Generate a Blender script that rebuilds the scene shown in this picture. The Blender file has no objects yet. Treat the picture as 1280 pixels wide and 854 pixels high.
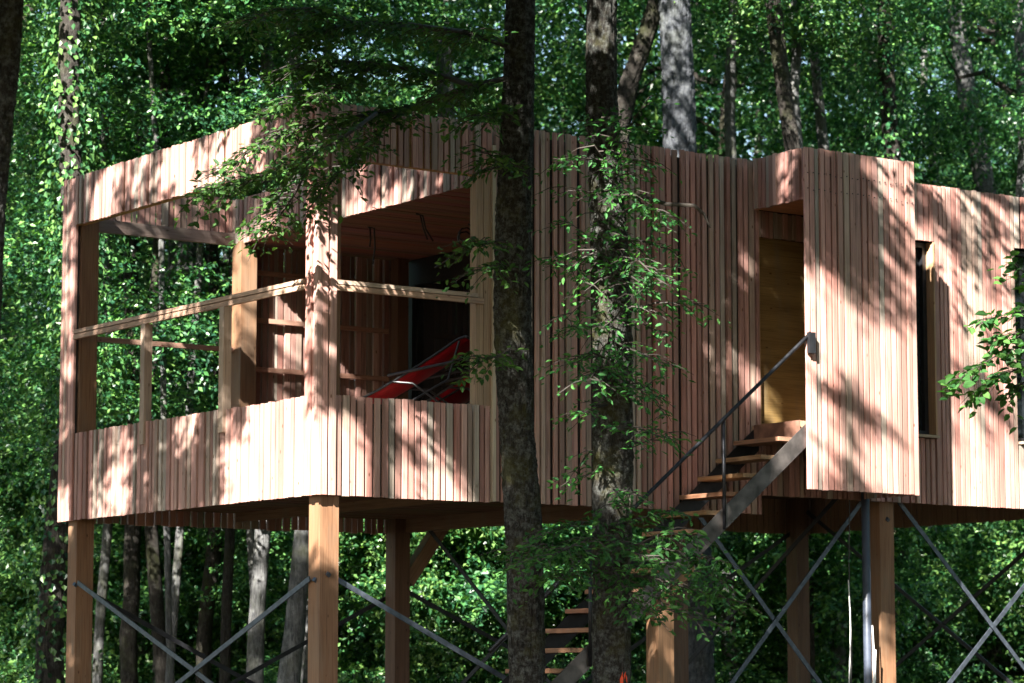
import bpy, math, random
import numpy as np
from mathutils import Vector, Matrix

scn = bpy.context.scene
COL = scn.collection
rnd = random.Random(7)

# ------------------------------------------------------------------ camera
CAM = Vector((-13.175, -21.453, -1.734))
PITCH, YAW = math.radians(6.975), math.radians(35.451)
FWD = Vector((math.sin(YAW)*math.cos(PITCH), math.cos(YAW)*math.cos(PITCH), math.sin(PITCH)))
RGT = Vector((math.cos(YAW), -math.sin(YAW), 0))
UPV = RGT.cross(FWD)
FPX = 3608.8
cam_d = bpy.data.cameras.new('camera')
cam_d.sensor_width = 36
cam_d.lens = FPX/1280*36
cam_d.clip_end = 2000
cam_d.dof.use_dof = True
cam_d.dof.focus_distance = 25.6
cam_d.dof.aperture_fstop = 2.8
cam = bpy.data.objects.new('camera', cam_d)
COL.objects.link(cam)
cam.location = CAM
cam.rotation_euler = FWD.to_track_quat('-Z', 'Y').to_euler()
scn.camera = cam

# ------------------------------------------------------------------ sky, sun, exposure
SUN_EL = math.radians(35.5)
SUN_H = Vector((0.839, 0.545, 0)).normalized()          # horizontal travel of the light
SUN_T = (SUN_H*math.cos(SUN_EL) + Vector((0, 0, -math.sin(SUN_EL)))).normalized()
world = bpy.data.worlds.new('World')
scn.world = world
world.use_nodes = True
wn = world.node_tree
sky = wn.nodes.new('ShaderNodeTexSky')
sky.sky_type = 'NISHITA'
sky.sun_disc = False
sky.sun_elevation = SUN_EL
sky.sun_rotation = math.atan2(-SUN_H.x, -SUN_H.y)
bg = wn.nodes['Background']
bg.inputs['Strength'].default_value = 0.052
wn.links.new(sky.outputs[0], bg.inputs['Color'])
sun_d = bpy.data.lights.new('sun', 'SUN')
sun_d.energy = 5.0
sun_d.angle = math.radians(0.53)
sun_d.color = (1.0, 0.95, 0.87)
sun = bpy.data.objects.new('sun', sun_d)
COL.objects.link(sun)
sun.rotation_euler = SUN_T.to_track_quat('-Z', 'Y').to_euler()
sun.location = (-20, -20, 30)
scn.view_settings.view_transform = 'Standard'
scn.view_settings.look = 'None'
scn.view_settings.exposure = 2.85
scn.view_settings.gamma = 1.0
scn.cycles.max_bounces = 7
scn.cycles.diffuse_bounces = 4
scn.cycles.glossy_bounces = 3
scn.cycles.transmission_bounces = 4
scn.cycles.transparent_max_bounces = 6
scn.cycles.caustics_reflective = False
scn.cycles.caustics_refractive = False
scn.cycles.use_denoising = True

GROUND = -3.35


def cp(u, v, d):
    """point d metres ahead of the viewpoint on the line through pixel (u, v)"""
    return CAM + (FWD + RGT*((u-640)/FPX) + UPV*((427-v)/FPX))*d


# ------------------------------------------------------------------ materials
def new_mat(name):
    m = bpy.data.materials.new(name)
    m.use_nodes = True
    nt = m.node_tree
    b = nt.nodes['Principled BSDF']
    return m, nt, b


def N(nt, typ, **kw):
    n = nt.nodes.new(typ)
    for k, v in kw.items():
        setattr(n, k, v)
    return n


def ramp(nt, stops):
    r = N(nt, 'ShaderNodeValToRGB')
    e = r.color_ramp.elements
    while len(e) > 1:
        e.remove(e[0])
    e[0].position = stops[0][0]
    e[0].color = (*stops[0][1], 1)
    for p, c in stops[1:]:
        x = e.new(p)
        x.color = (*c, 1)
    return r


def mixc(nt, mode, fac, a, b):
    m = N(nt, 'ShaderNodeMix', data_type='RGBA', blend_type=mode)
    if isinstance(fac, float):
        m.inputs[0].default_value = fac
    else:
        nt.links.new(fac, m.inputs[0])
    for i, x in ((6, a), (7, b)):
        if isinstance(x, tuple):
            m.inputs[i].default_value = (*x, 1)
        else:
            nt.links.new(x, m.inputs[i])
    return m.outputs[2]


def wood_mat(name, axis, rough=0.62, tint=None, weather=0.5):
    """sawn softwood, grain along the axis; hue from the object's own colour"""
    m, nt, b = new_mat(name)
    L = nt.links.new
    tc = N(nt, 'ShaderNodeTexCoord')
    oi = N(nt, 'ShaderNodeObjectInfo')
    off = N(nt, 'ShaderNodeVectorMath', operation='SCALE')
    comb = N(nt, 'ShaderNodeCombineXYZ')
    for i in range(3):
        L(oi.outputs['Random'], comb.inputs[i])
    L(comb.outputs[0], off.inputs[0])
    off.inputs['Scale'].default_value = 53.0
    add = N(nt, 'ShaderNodeVectorMath', operation='ADD')
    L(tc.outputs['Object'], add.inputs[0])
    L(off.outputs[0], add.inputs[1])

    def stretched(across, along):
        mp = N(nt, 'ShaderNodeMapping')
        s = [across]*3
        s[axis] = along
        mp.inputs['Scale'].default_value = s
        L(add.outputs[0], mp.inputs['Vector'])
        return mp.outputs[0]
    g = N(nt, 'ShaderNodeTexNoise')
    g.inputs['Scale'].default_value = 1.0
    g.inputs['Detail'].default_value = 5.0
    g.inputs['Distortion'].default_value = 0.6
    L(stretched(95, 2.4), g.inputs['Vector'])
    gr = ramp(nt, [(0.28, (0.62, 0.58, 0.55)), (0.52, (1.0, 1.0, 1.0)), (0.75, (1.18, 1.16, 1.12))])
    L(g.outputs['Fac'], gr.inputs[0])
    t = N(nt, 'ShaderNodeTexNoise')
    t.inputs['Scale'].default_value = 1.0
    t.inputs['Detail'].default_value = 3.0
    L(stretched(7, 1.1), t.inputs['Vector'])
    tr = ramp(nt, [(0.3, (0.80, 0.76, 0.74)), (0.55, (1, 1, 1)), (0.8, (1.12, 1.1, 1.02))])
    L(t.outputs['Fac'], tr.inputs[0])
    kn = N(nt, 'ShaderNodeTexVoronoi')
    kn.inputs['Scale'].default_value = 1.0
    L(stretched(11, 4.5), kn.inputs['Vector'])
    kr = ramp(nt, [(0.0, (0.30, 0.21, 0.16)), (0.055, (0.45, 0.33, 0.25)), (0.10, (1, 1, 1))])
    L(kn.outputs['Distance'], kr.inputs[0])
    c = mixc(nt, 'MULTIPLY', 1.0, oi.outputs['Color'], gr.outputs[0])
    c = mixc(nt, 'MULTIPLY', 1.0, c, tr.outputs[0])
    c = mixc(nt, 'MULTIPLY', 1.0, c, kr.outputs[0])
    geo = N(nt, 'ShaderNodeNewGeometry')
    wmp = N(nt, 'ShaderNodeMapping')
    wmp.inputs['Scale'].default_value = (5.0, 5.0, 0.9)
    L(geo.outputs['Position'], wmp.inputs['Vector'])
    wn_ = N(nt, 'ShaderNodeTexNoise')
    wn_.inputs['Scale'].default_value = 1.0
    wn_.inputs['Detail'].default_value = 6.0
    wn_.inputs['Roughness'].default_value = 0.65
    L(wmp.outputs[0], wn_.inputs['Vector'])
    wr_ = ramp(nt, [(0.50, (0, 0, 0)), (0.74, (weather,)*3)])
    L(wn_.outputs['Fac'], wr_.inputs[0])
    c = mixc(nt, 'MIX', wr_.outputs[0], c, (0.15, 0.135, 0.105))
    L(c, b.inputs['Base Color'])
    b.inputs['Roughness'].default_value = rough
    b.inputs['Specular IOR Level'].default_value = 0.3
    bp = N(nt, 'ShaderNodeBump')
    bp.inputs['Strength'].default_value = 0.35
    bp.inputs['Distance'].default_value = 0.003
    L(g.outputs['Fac'], bp.inputs['Height'])
    L(bp.outputs[0], b.inputs['Normal'])
    return m


def plain_mat(name, col, rough=0.5, metal=0.0, var=0.25, scale=9.0, spec=0.5):
    m, nt, b = new_mat(name)
    L = nt.links.new
    tc = N(nt, 'ShaderNodeTexCoord')
    n = N(nt, 'ShaderNodeTexNoise')
    n.inputs['Scale'].default_value = scale
    n.inputs['Detail'].default_value = 6
    L(tc.outputs['Object'], n.inputs['Vector'])
    r = ramp(nt, [(0.3, tuple(x*(1-var) for x in col)), (0.7, tuple(min(1, x*(1+var)) for x in col))])
    L(n.outputs['Fac'], r.inputs[0])
    L(r.outputs[0], b.inputs['Base Color'])
    rr = N(nt, 'ShaderNodeMapRange')
    rr.inputs['To Min'].default_value = max(0.05, rough-0.12)
    rr.inputs['To Max'].default_value = min(1, rough+0.12)
    L(n.outputs['Fac'], rr.inputs['Value'])
    L(rr.outputs[0], b.inputs['Roughness'])
    b.inputs['Metallic'].default_value = metal
    b.inputs['Specular IOR Level'].default_value = spec
    return m


def leaf_mat(name, dark, mid, light, trans=0.38, rough=0.42, spec=0.55):
    m, nt, b = new_mat(name)
    L = nt.links.new
    geo = N(nt, 'ShaderNodeNewGeometry')
    oi = N(nt, 'ShaderNodeObjectInfo')
    r = ramp(nt, [(0.0, dark), (0.5, mid), (1.0, light)])
    L(geo.outputs['Random Per Island'], r.inputs[0])
    hs = N(nt, 'ShaderNodeHueSaturation')
    mr = N(nt, 'ShaderNodeMapRange')
    mr.inputs['To Min'].default_value = 0.480
    mr.inputs['To Max'].default_value = 0.525
    fr_ = N(nt, 'ShaderNodeMath', operation='MULTIPLY')
    fr_.inputs[1].default_value = 7.31
    L(oi.outputs['Random'], fr_.inputs[0])
    fm_ = N(nt, 'ShaderNodeMath', operation='FRACT')
    L(fr_.outputs[0], fm_.inputs[0])
    vr = N(nt, 'ShaderNodeMapRange')
    vr.inputs['To Min'].default_value = 0.70
    vr.inputs['To Max'].default_value = 1.25
    L(fm_.outputs[0], vr.inputs['Value'])
    L(vr.outputs[0], hs.inputs['Value'])
    L(oi.outputs['Random'], mr.inputs['Value'])
    L(mr.outputs[0], hs.inputs['Hue'])
    L(r.outputs[0], hs.inputs['Color'])
    L(hs.outputs[0], b.inputs['Base Color'])
    b.inputs['Roughness'].default_value = rough
    b.inputs['Specular IOR Level'].default_value = spec
    tl = N(nt, 'ShaderNodeBsdfTranslucent')
    tcx = mixc(nt, 'MULTIPLY', 1.0, hs.outputs[0], (1.2, 1.45, 0.6))
    L(tcx, tl.inputs['Color'])
    mx = N(nt, 'ShaderNodeMixShader')
    mx.inputs[0].default_value = trans
    L(b.outputs[0], mx.inputs[1])
    L(tl.outputs[0], mx.inputs[2])
    L(mx.outputs[0], nt.nodes['Material Output'].inputs['Surface'])
    return m


def bark_mat(name, dark, mid, lichen, moss, lich_amt=0.5, moss_amt=0.4, scale=1.0):
    m, nt, b = new_mat(name)
    L = nt.links.new
    tc = N(nt, 'ShaderNodeTexCoord')
    mp = N(nt, 'ShaderNodeMapping')
    mp.inputs['Scale'].default_value = (26*scale, 26*scale, 5*scale)
    L(tc.outputs['Object'], mp.inputs['Vector'])
    v = N(nt, 'ShaderNodeTexNoise')
    v.inputs['Scale'].default_value = 1.0
    v.inputs['Detail'].default_value = 8
    v.inputs['Roughness'].default_value = 0.68
    v.inputs['Distortion'].default_value = 0.8
    L(mp.outputs[0], v.inputs['Vector'])
    r = ramp(nt, [(0.34, dark), (0.52, mid), (0.7, tuple(x*1.6 for x in mid))])
    L(v.outputs['Fac'], r.inputs[0])
    n1 = N(nt, 'ShaderNodeTexNoise')
    n1.inputs['Scale'].default_value = 9.0*scale
    n1.inputs['Detail'].default_value = 9
    n1.inputs['Roughness'].default_value = 0.75
    L(tc.outputs['Object'], n1.inputs['Vector'])
    r1 = ramp(nt, [(0.53-0.08*lich_amt, (0, 0, 0)), (0.66, (lich_amt,)*3)])
    L(n1.outputs['Fac'], r1.inputs[0])
    c = mixc(nt, 'MIX', r1.outputs[0], r.outputs[0], lichen)
    n2 = N(nt, 'ShaderNodeTexNoise')
    n2.inputs['Scale'].default_value = 1.7
    n2.inputs['Detail'].default_value = 7
    n2.inputs['Roughness'].default_value = 0.7
    L(tc.outputs['Object'], n2.inputs['Vector'])
    r2 = ramp(nt, [(0.52, (0, 0, 0)), (0.66, (moss_amt,)*3)])
    L(n2.outputs['Fac'], r2.inputs[0])
    c = mixc(nt, 'MIX', r2.outputs[0], c, moss)
    L(c, b.inputs['Base Color'])
    b.inputs['Roughness'].default_value = 0.85
    b.inputs['Specular IOR Level'].default_value = 0.2
    bp = N(nt, 'ShaderNodeBump')
    bp.inputs['Strength'].default_value = 1.0
    bp.inputs['Distance'].default_value = 0.05
    L(v.outputs['Fac'], bp.inputs['Height'])
    L(bp.outputs[0], b.inputs['Normal'])
    return m


WOODZ = wood_mat('sawn_wood_upright', 2)
WOODX = wood_mat('sawn_wood_lengthwise', 0)
WOODY = wood_mat('sawn_wood_crosswise', 1)
STEEL = plain_mat('galvanised_steel', (0.095, 0.112, 0.14), 0.42, 0.75, 0.35, 14)
DARKST = plain_mat('dark_steel', (0.022, 0.023, 0.027), 0.45, 0.6, 0.4, 12)
PLATE = plain_mat('mill_scale_steel_plate', (0.085, 0.074, 0.070), 0.38, 0.55, 0.7, 7)
RUSTY = plain_mat('rusty_plate', (0.20, 0.10, 0.07), 0.55, 0.2, 0.5, 8)
BLACK = plain_mat('black_frame', (0.012, 0.012, 0.014), 0.4)
LINER = plain_mat('dark_breather_membrane', (0.018, 0.014, 0.012), 0.8)
ROOM = plain_mat('dark_room_lining', (0.05, 0.04, 0.035), 0.8)
REDF = plain_mat('red_fabric', (0.45, 0.008, 0.022), 0.6, 0, 0.2, 30)
PLYW = wood_mat('oiled_door_veneer', 0, 0.35)
PIPE = plain_mat('grey_conduit', (0.045, 0.055, 0.08), 0.45)
CABLE = plain_mat('white_cable', (0.55, 0.55, 0.53), 0.5)
WIRE = plain_mat('black_wire', (0.01, 0.01, 0.01), 0.5)

gm, gnt, gb = new_mat('window_glass')
gb.inputs['Base Color'].default_value = (0.02, 0.022, 0.025, 1)
gb.inputs['Roughness'].default_value = 0.03
gb.inputs['Transmission Weight'].default_value = 0.35
gb.inputs['IOR'].default_value = 1.45
GLASS = gm

LEAF_BG = leaf_mat('forest_leaf', (0.009, 0.046, 0.020), (0.036, 0.120, 0.040), (0.150, 0.290, 0.072), 0.30, 0.34, 0.4)
LEAF_FG = leaf_mat('hornbeam_leaf', (0.020, 0.070, 0.022), (0.040, 0.120, 0.032), (0.075, 0.180, 0.040), 0.34, 0.5, 0.2)
LEAF_YG = leaf_mat('young_leaf', (0.045, 0.110, 0.015), (0.080, 0.170, 0.025), (0.14, 0.23, 0.04), 0.42, 0.4)
BARK_FG = bark_mat('fissured_mossy_bark', (0.005, 0.0045, 0.004), (0.026, 0.023, 0.019), (0.16, 0.17, 0.16), (0.070, 0.068, 0.014), 0.8, 0.6, 2.2)
BARK_GREY = bark_mat('pale_grey_bark', (0.035, 0.037, 0.040), (0.105, 0.105, 0.105), (0.24, 0.245, 0.24), (0.10, 0.11, 0.03), 0.7, 0.35)
BARK_BLUE = bark_mat('blue_grey_bark', (0.022, 0.025, 0.030), (0.072, 0.078, 0.090), (0.17, 0.18, 0.19), (0.07, 0.08, 0.03), 0.7, 0.25, 1.6)
BARK_DARK = bark_mat('dark_bark', (0.009, 0.008, 0.007), (0.034, 0.029, 0.025), (0.11, 0.11, 0.095), (0.045, 0.055, 0.014), 0.5, 0.5, 1.4)
TWIG = plain_mat('twig_bark', (0.028, 0.022, 0.017), 0.8)
SOIL = plain_mat('leaf_litter', (0.040, 0.032, 0.020), 0.95, 0, 0.6, 2.5, 0.1)


# ------------------------------------------------------------------ object helpers
def link(o, parent=None):
    COL.objects.link(o)
    if parent is not None:
        o.parent = parent
    return o


def tag(o, label, cat=None, group=None, kind=None):
    if label:
        o['label'] = label
    if cat:
        o['category'] = cat
    if group:
        o['group'] = group
    if kind:
        o['kind'] = kind
    return o


def empty(name, loc, label, cat, group=None):
    o = bpy.data.objects.new(name, None)
    o.location = loc
    o.empty_display_size = 0.3
    link(o)
    return tag(o, label, cat, group)


_boxes = {}


def box_mesh(a, b, c, mat):
    k = (round(a, 3), round(b, 3), round(c, 3), mat.name)
    if k in _boxes:
        return _boxes[k]
    me = bpy.data.meshes.new('box')
    x, y, z = a/2, b/2, c/2
    v = [(i*x, j*y, l*z) for l in (-1, 1) for j in (-1, 1) for i in (-1, 1)]
    f = [(0, 2, 3, 1), (4, 5, 7, 6), (0, 1, 5, 4), (2, 6, 7, 3), (0, 4, 6, 2), (1, 3, 7, 5)]
    me.from_pydata(v, [], f)
    me.materials.append(mat)
    me.update()
    _boxes[k] = me
    return me


def put(o, parent):
    """parent in place, keeping the world position given"""
    link(o)
    if parent is not None:
        o.parent = parent
        base = parent
        off = Vector((0, 0, 0))
        while base is not None:
            off += base.location
            base = base.parent
        o.location = o.location - off
    return o


def box(name, x0, x1, y0, y1, z0, z1, mat, parent=None, col=None, rot=None):
    o = bpy.data.objects.new(name, box_mesh(x1-x0, y1-y0, z1-z0, mat))
    o.location = ((x0+x1)/2, (y0+y1)/2, (z0+z1)/2)
    if rot:
        o.rotation_euler = rot
    if col:
        o.color = (*col, 1)
    return put(o, parent)


def mesh_obj(name, verts, faces, mat, parent=None, col=None, loc=(0, 0, 0)):
    me = bpy.data.meshes.new(name)
    me.from_pydata(verts, [], faces)
    me.materials.append(mat)
    me.update()
    o = bpy.data.objects.new(name, me)
    o.location = loc
    if col:
        o.color = (*col, 1)
    return put(o, parent)


def np_mesh(name, co, tris, mat, smooth=False):
    me = bpy.data.meshes.new(name)
    co = np.asarray(co, np.float32)
    tris = np.asarray(tris, np.int32)
    me.vertices.add(len(co))
    me.vertices.foreach_set('co', co.ravel())
    k = tris.shape[1]
    me.loops.add(tris.size)
    me.loops.foreach_set('vertex_index', tris.ravel())
    me.polygons.add(len(tris))
    me.polygons.foreach_set('loop_start', np.arange(0, tris.size, k, dtype=np.int32))
    me.materials.append(mat)
    me.update(calc_edges=True)
    if not smooth:
        me.shade_flat()
    return me


def tube_arrays(pts, rad, sides=6):
    pts = [Vector(q) for q in pts]
    V, F = [], []
    n = len(pts)
    ref = None
    for i, q in enumerate(pts):
        d = (pts[min(i+1, n-1)] - pts[max(i-1, 0)]).normalized()
        if ref is None:
            ref = d.orthogonal().normalized()
        ref = (ref - d*ref.dot(d)).normalized()
        s = d.cross(ref)
        r = rad[i] if hasattr(rad, '__len__') else rad
        for k in range(sides):
            a = 2*math.pi*k/sides
            V.append(tuple(q + ref*math.cos(a)*r + s*math.sin(a)*r))
    for i in range(n-1):
        for k in range(sides):
            k2 = (k+1) % sides
            F.append((i*sides+k, i*sides+k2, (i+1)*sides+k2, (i+1)*sides+k))
    F.append(tuple(reversed(range(sides))))
    F.append(tuple(range((n-1)*sides, n*sides)))
    return V, F


def tube(name, pts, rad, mat, parent=None, sides=6, smooth=True):
    V, F = tube_arrays(pts, rad, sides)
    o = mesh_obj(name, V, F, mat, parent)
    if smooth:
        o.data.shade_smooth()
    return o


def bar(name, a, b, w, t, mat, parent, normal):
    """flat bar from a to b; w across in the plane, t along the plane's normal"""
    a, b = Vector(a), Vector(b)
    d = b-a
    L = d.length
    d.normalize()
    nrm = Vector(normal)
    s = d.cross(nrm).normalized()
    nrm = s.cross(d).normalized()
    o = bpy.data.objects.new(name, box_mesh(w, t, L, mat))
    M = Matrix((s, nrm, d)).transposed()
    o.rotation_euler = M.to_euler()
    o.location = (a+b)/2
    return put(o, parent)


# ------------------------------------------------------------------ the ground
gx = np.linspace(-150, 250, 81)
gy = np.linspace(-150, 250, 81)
gv = [(x, y, GROUND + 0.12*math.sin(x*0.31+1)*math.cos(y*0.27) - 0.06) for y in gy for x in gx]
gf = [(j*81+i, j*81+i+1, (j+1)*81+i+1, (j+1)*81+i) for j in range(80) for i in range(80)]
g = mesh_obj('ground', gv, gf, SOIL)
tag(g, 'brown leaf litter floor of the forest', kind='structure')

# ------------------------------------------------------------------ treehouse
H = 3.5
W = 5.01
TH = empty('treehouse', (0, 0, GROUND), 'timber treehouse clad in upright slats, standing on posts in the forest', 'treehouse')

PAL = [((0.43, 0.285, 0.225), 5), ((0.47, 0.315, 0.25), 4), ((0.38, 0.33, 0.25), 3), ((0.40, 0.235, 0.18), 3),
       ((0.36, 0.255, 0.20), 3), ((0.33, 0.33, 0.26), 3), ((0.50, 0.37, 0.29), 2), ((0.29, 0.19, 0.145), 2)]
PALX = [c for c, w in PAL for _ in range(w)]


def slat_col(r, k=1.0):
    c = r.choice(PALX)
    j = k*r.uniform(0.72, 1.15)
    return (c[0]*j*1.04, c[1]*j*0.88, c[2]*j*0.96)


def slats(name, parent, axis, plane, sign, u0, u1, z0, z1, seed, gap=(0.017, 0.025), proud=(0.0, 0.028),
          widths=(0.042, 0.048, 0.052, 0.056, 0.064), th=0.024, uneven=0.005, k=1.0):
    """upright slats, side by side from u0 to u1 on the plane; sign gives the way out of the wall"""
    r = random.Random(seed)
    u = u0
    while u < u1-0.019:
        w = min(r.choice(widths), u1-u)
        pr = r.uniform(*proud)
        zz0 = z0 + r.uniform(-uneven, uneven)*0.6
        zz1 = z1 + r.uniform(-uneven, uneven)
        L = round(zz1-zz0, 2)
        t = th+0.018 if r.random() < 0.35 else th
        cen = plane - sign*(0.03-pr) - sign*t/2
        if axis == 'X':        # wall lies in an X = plane; slats run along Y
            o = bpy.data.objects.new(name, box_mesh(t, w, L, WOODZ))
            o.location = (cen, u+w/2, (zz0+zz1)/2)
        else:
            o = bpy.data.objects.new(name, box_mesh(w, t, L, WOODZ))
            o.location = (u+w/2, cen, (zz0+zz1)/2)
        o.rotation_euler = (0, 0, math.radians(r.uniform(-1.2, 1.2)))
        o.color = (*slat_col(r, k), 1)
        put(o, parent)
        u += w + r.uniform(*gap)


ORANGE = (0.20, 0.108, 0.060)
SHADED_BROWN = (0.11, 0.062, 0.040)  # rear and under-house timber, with its shade put into the colour
GREYB = (0.25, 0.19, 0.16)

# posts under and in the balcony
def post(x0, y0, z1, col=ORANGE, s=0.19, z0=GROUND-0.1):
    o = box('post', x0, x0+s, y0, y0+s, z0, z1, WOODZ, TH, col)
    return o


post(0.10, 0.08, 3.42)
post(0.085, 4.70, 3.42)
post(3.90, 4.70, 0.70, SHADED_BROWN)
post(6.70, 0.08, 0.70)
post(9.62, 4.70, 0.70, SHADED_BROWN)
post(4.06, 0.12, 0.70, SHADED_BROWN)
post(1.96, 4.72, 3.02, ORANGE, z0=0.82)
# boards boxing in the corner where the covered part begins
box('jamb_board', 1.72, 1.80, 0.035, 0.13, 0.86, 3.02, WOODZ, TH, (0.34, 0.23, 0.15))
box('jamb_board', 1.803, 1.885, 0.03, 0.13, 0.86, 3.02, WOODZ, TH, (0.32, 0.22, 0.145))
box('jamb_board', 1.888, 1.925, 0.005, 0.13, 0.01, 3.30, WOODZ, TH, (0.46, 0.39, 0.30))

# edge beams and backings that carry the slats
bl = box('balustrade', 0.05, 0.085, 0.05, W-0.05, 0.02, 0.84, LINER, TH)
slats('balustrade_slat', bl, 'X', 0.0, -1, 0.225, 4.72, 0.0, 0.875, 11)
br_ = box('balustrade', 0.09, 4.10, 0.05, 0.075, 0.02, 0.83, LINER, TH)
slats('balustrade_slat', br_, 'Y', 0.0, -1, 0.215, 1.90, 0.0, 0.885, 12)
fl = box('fascia', 0.05, 0.12, 0.10, W-0.10, 3.004, 3.44, WOODY, TH, (0.42, 0.27, 0.10))
slats('fascia_slat', fl, 'X', 0.0, -1, 0.225, 4.72, 3.0, H, 13)
fr = box('fascia', 0.13, 1.88, 0.05, 0.12, 3.004, 3.44, WOODX, TH, (0.42, 0.27, 0.10))
slats('fascia_slat', fr, 'Y', 0.0, -1, 0.215, 1.90, 3.0, H, 14)
# clad corners
cc = box('corner_column', 0.052, 0.098, 0.052, 0.078, 0.02, 3.44, LINER, TH)
slats('column_slat', cc, 'X', 0.0, -1, 0.004, 0.222, 0.0, H, 15, gap=(0.004, 0.008))
slats('column_slat', cc, 'Y', 0.0, -1, 0.004, 0.118, 0.0, H, 16, gap=(0.004, 0.006), proud=(0.02, 0.03), widths=(0.055,))
slats('column_slat', cc, 'Y', 0.03, -1, 0.119, 0.141, 0.0, H, 19, widths=(0.022,), proud=(0.02, 0.03), k=0.8)
slats('column_slat', cc, 'Y', 0.0, -1, 0.140, 0.205, 0.0, H, 17, gap=(0.004, 0.006), widths=(0.065,), proud=(0.02, 0.03))
cl = box('corner_column', 0.052, 0.083, 4.74, W-0.06, 0.02, 3.44, LINER, TH)
slats('column_slat', cl, 'X', 0.0, -1, 4.725, W, 0.0, H, 18, gap=(0.003, 0.006))

# rear of the balcony
rb = box('rear_beam', 0.28, 1.96, 4.86, 4.92, 2.985, 3.115, WOODX, TH, (0.22, 0.175, 0.155))
slats('fascia_slat', rb, 'Y', W, 1, 0.12, 2.02, 3.0, H, 19, gap=(0.014, 0.022), proud=(0.0, 0.01))
sk = box('rear_skirt', 0.28, 4.05, 4.90, 4.93, 0.18, 0.80, LINER, TH)
slats('skirt_slat', sk, 'Y', W, 1, 0.10, 4.10, 0.0, 0.88, 20, gap=(0.016, 0.026), proud=(0.0, 0.01), widths=(0.058, 0.068, 0.085), uneven=0.015)
scr = box('slatted_screen', 2.16, 4.02, 4.88, 4.925, 2.70, 2.75, WOODX, TH, (0.30, 0.17, 0.12))
for zz in (2.215, 1.69, 1.15):
    box('screen_rail', 2.16, 3.92, 4.88, 4.925, zz-0.025, zz+0.025, WOODX, scr, (0.33, 0.18, 0.13))
slats('screen_slat', scr, 'Y', W, 1, 2.16, 4.05, 0.86, 3.05, 21, gap=(0.007, 0.016), proud=(0.0, 0.01), widths=(0.052, 0.058, 0.064), k=0.75)
box('post', 3.93, 4.07, 4.72, 4.86, 0.82, 3.02, WOODZ, TH, SHADED_BROWN)

# fascia at the edge of the covered part
ri = box('fascia', 2.00, 2.07, 0.10, 4.98, 3.03, 3.44, LINER, TH)
slats('fascia_slat', ri, 'X', 1.95, -1, 0.10, 5.00, 3.0, H-0.02, 22)

# floor, its underside, ceiling and roof
fd = box('floor_deck', 0.10, 9.85, 0.10, 4.88, 0.72, 0.82, WOODX, TH, SHADED_BROWN)
y = 0.13
r_ = random.Random(5)
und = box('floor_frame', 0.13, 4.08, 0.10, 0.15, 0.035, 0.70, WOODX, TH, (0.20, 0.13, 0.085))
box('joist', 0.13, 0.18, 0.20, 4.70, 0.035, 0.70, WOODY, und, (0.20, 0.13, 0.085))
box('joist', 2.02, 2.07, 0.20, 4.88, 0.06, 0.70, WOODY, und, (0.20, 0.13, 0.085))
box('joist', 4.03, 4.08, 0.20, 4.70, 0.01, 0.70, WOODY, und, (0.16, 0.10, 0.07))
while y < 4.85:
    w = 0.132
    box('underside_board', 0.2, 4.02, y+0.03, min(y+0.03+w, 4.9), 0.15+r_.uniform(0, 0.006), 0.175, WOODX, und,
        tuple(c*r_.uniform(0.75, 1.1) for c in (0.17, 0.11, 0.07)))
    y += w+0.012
ce = box('ceiling', 2.08, 9.85, 0.10, 4.90, 3.03, 3.06, LINER, TH)
y = 0.10
while y < 4.86:
    w = r_.choice((0.075, 0.095, 0.115))
    box('ceiling_board', 1.985, 4.14, y, min(y+w, 4.92), 3.003+r_.uniform(0, 0.007), 3.026, WOODX, ce,
        tuple(c*r_.uniform(0.72, 1.15) for c in (0.25, 0.135, 0.10)))
    y += w+0.006
box('roof', 2.10, 9.88, 0.08, 4.92, 3.10, 3.36, LINER, TH)

# glazed front of the room behind the covered balcony
gw = box('glazed_wall', 4.14, 4.22, 0.10, 4.86, 2.72, 3.0, BLACK, TH)
for yy in (0.10, 1.62, 3.20, 4.76):
    box('frame', 4.145, 4.215, yy, yy+0.09, 0.82, 2.718, BLACK, gw)
box('frame', 4.145, 4.215, 0.10, 4.86, 0.822, 0.90, BLACK, gw)
for yy in (0.195, 1.715, 3.295):
    box('pane', 4.17, 4.18, yy, yy+1.42, 0.905, 2.715, GLASS, gw)
box('room_wall', 6.9, 6.95, 0.10, 4.9, 0.82, 3.0, ROOM, TH)
box('notice', 4.128, 4.134, 3.42, 3.50, 1.68, 1.80, CABLE, gw)

# long front wall, left of the entrance
wl = box('wall', 1.95, 5.02, 0.075, 0.10, 0.05, 3.44, LINER, TH)
slats('wall_slat', wl, 'Y', 0.0, -1, 1.93, 5.10, 0.01, H, 31, gap=(0.020, 0.030), proud=(-0.01, 0.03))
# wall behind and below the landing
wb = box('wall', 5.10, 7.05, 0.075, 0.10, 0.22, 0.80, LINER, TH)
slats('wall_slat', wb, 'Y', 0.0, -1, 5.11, 7.0, 0.195, 0.86, 32)
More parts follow.
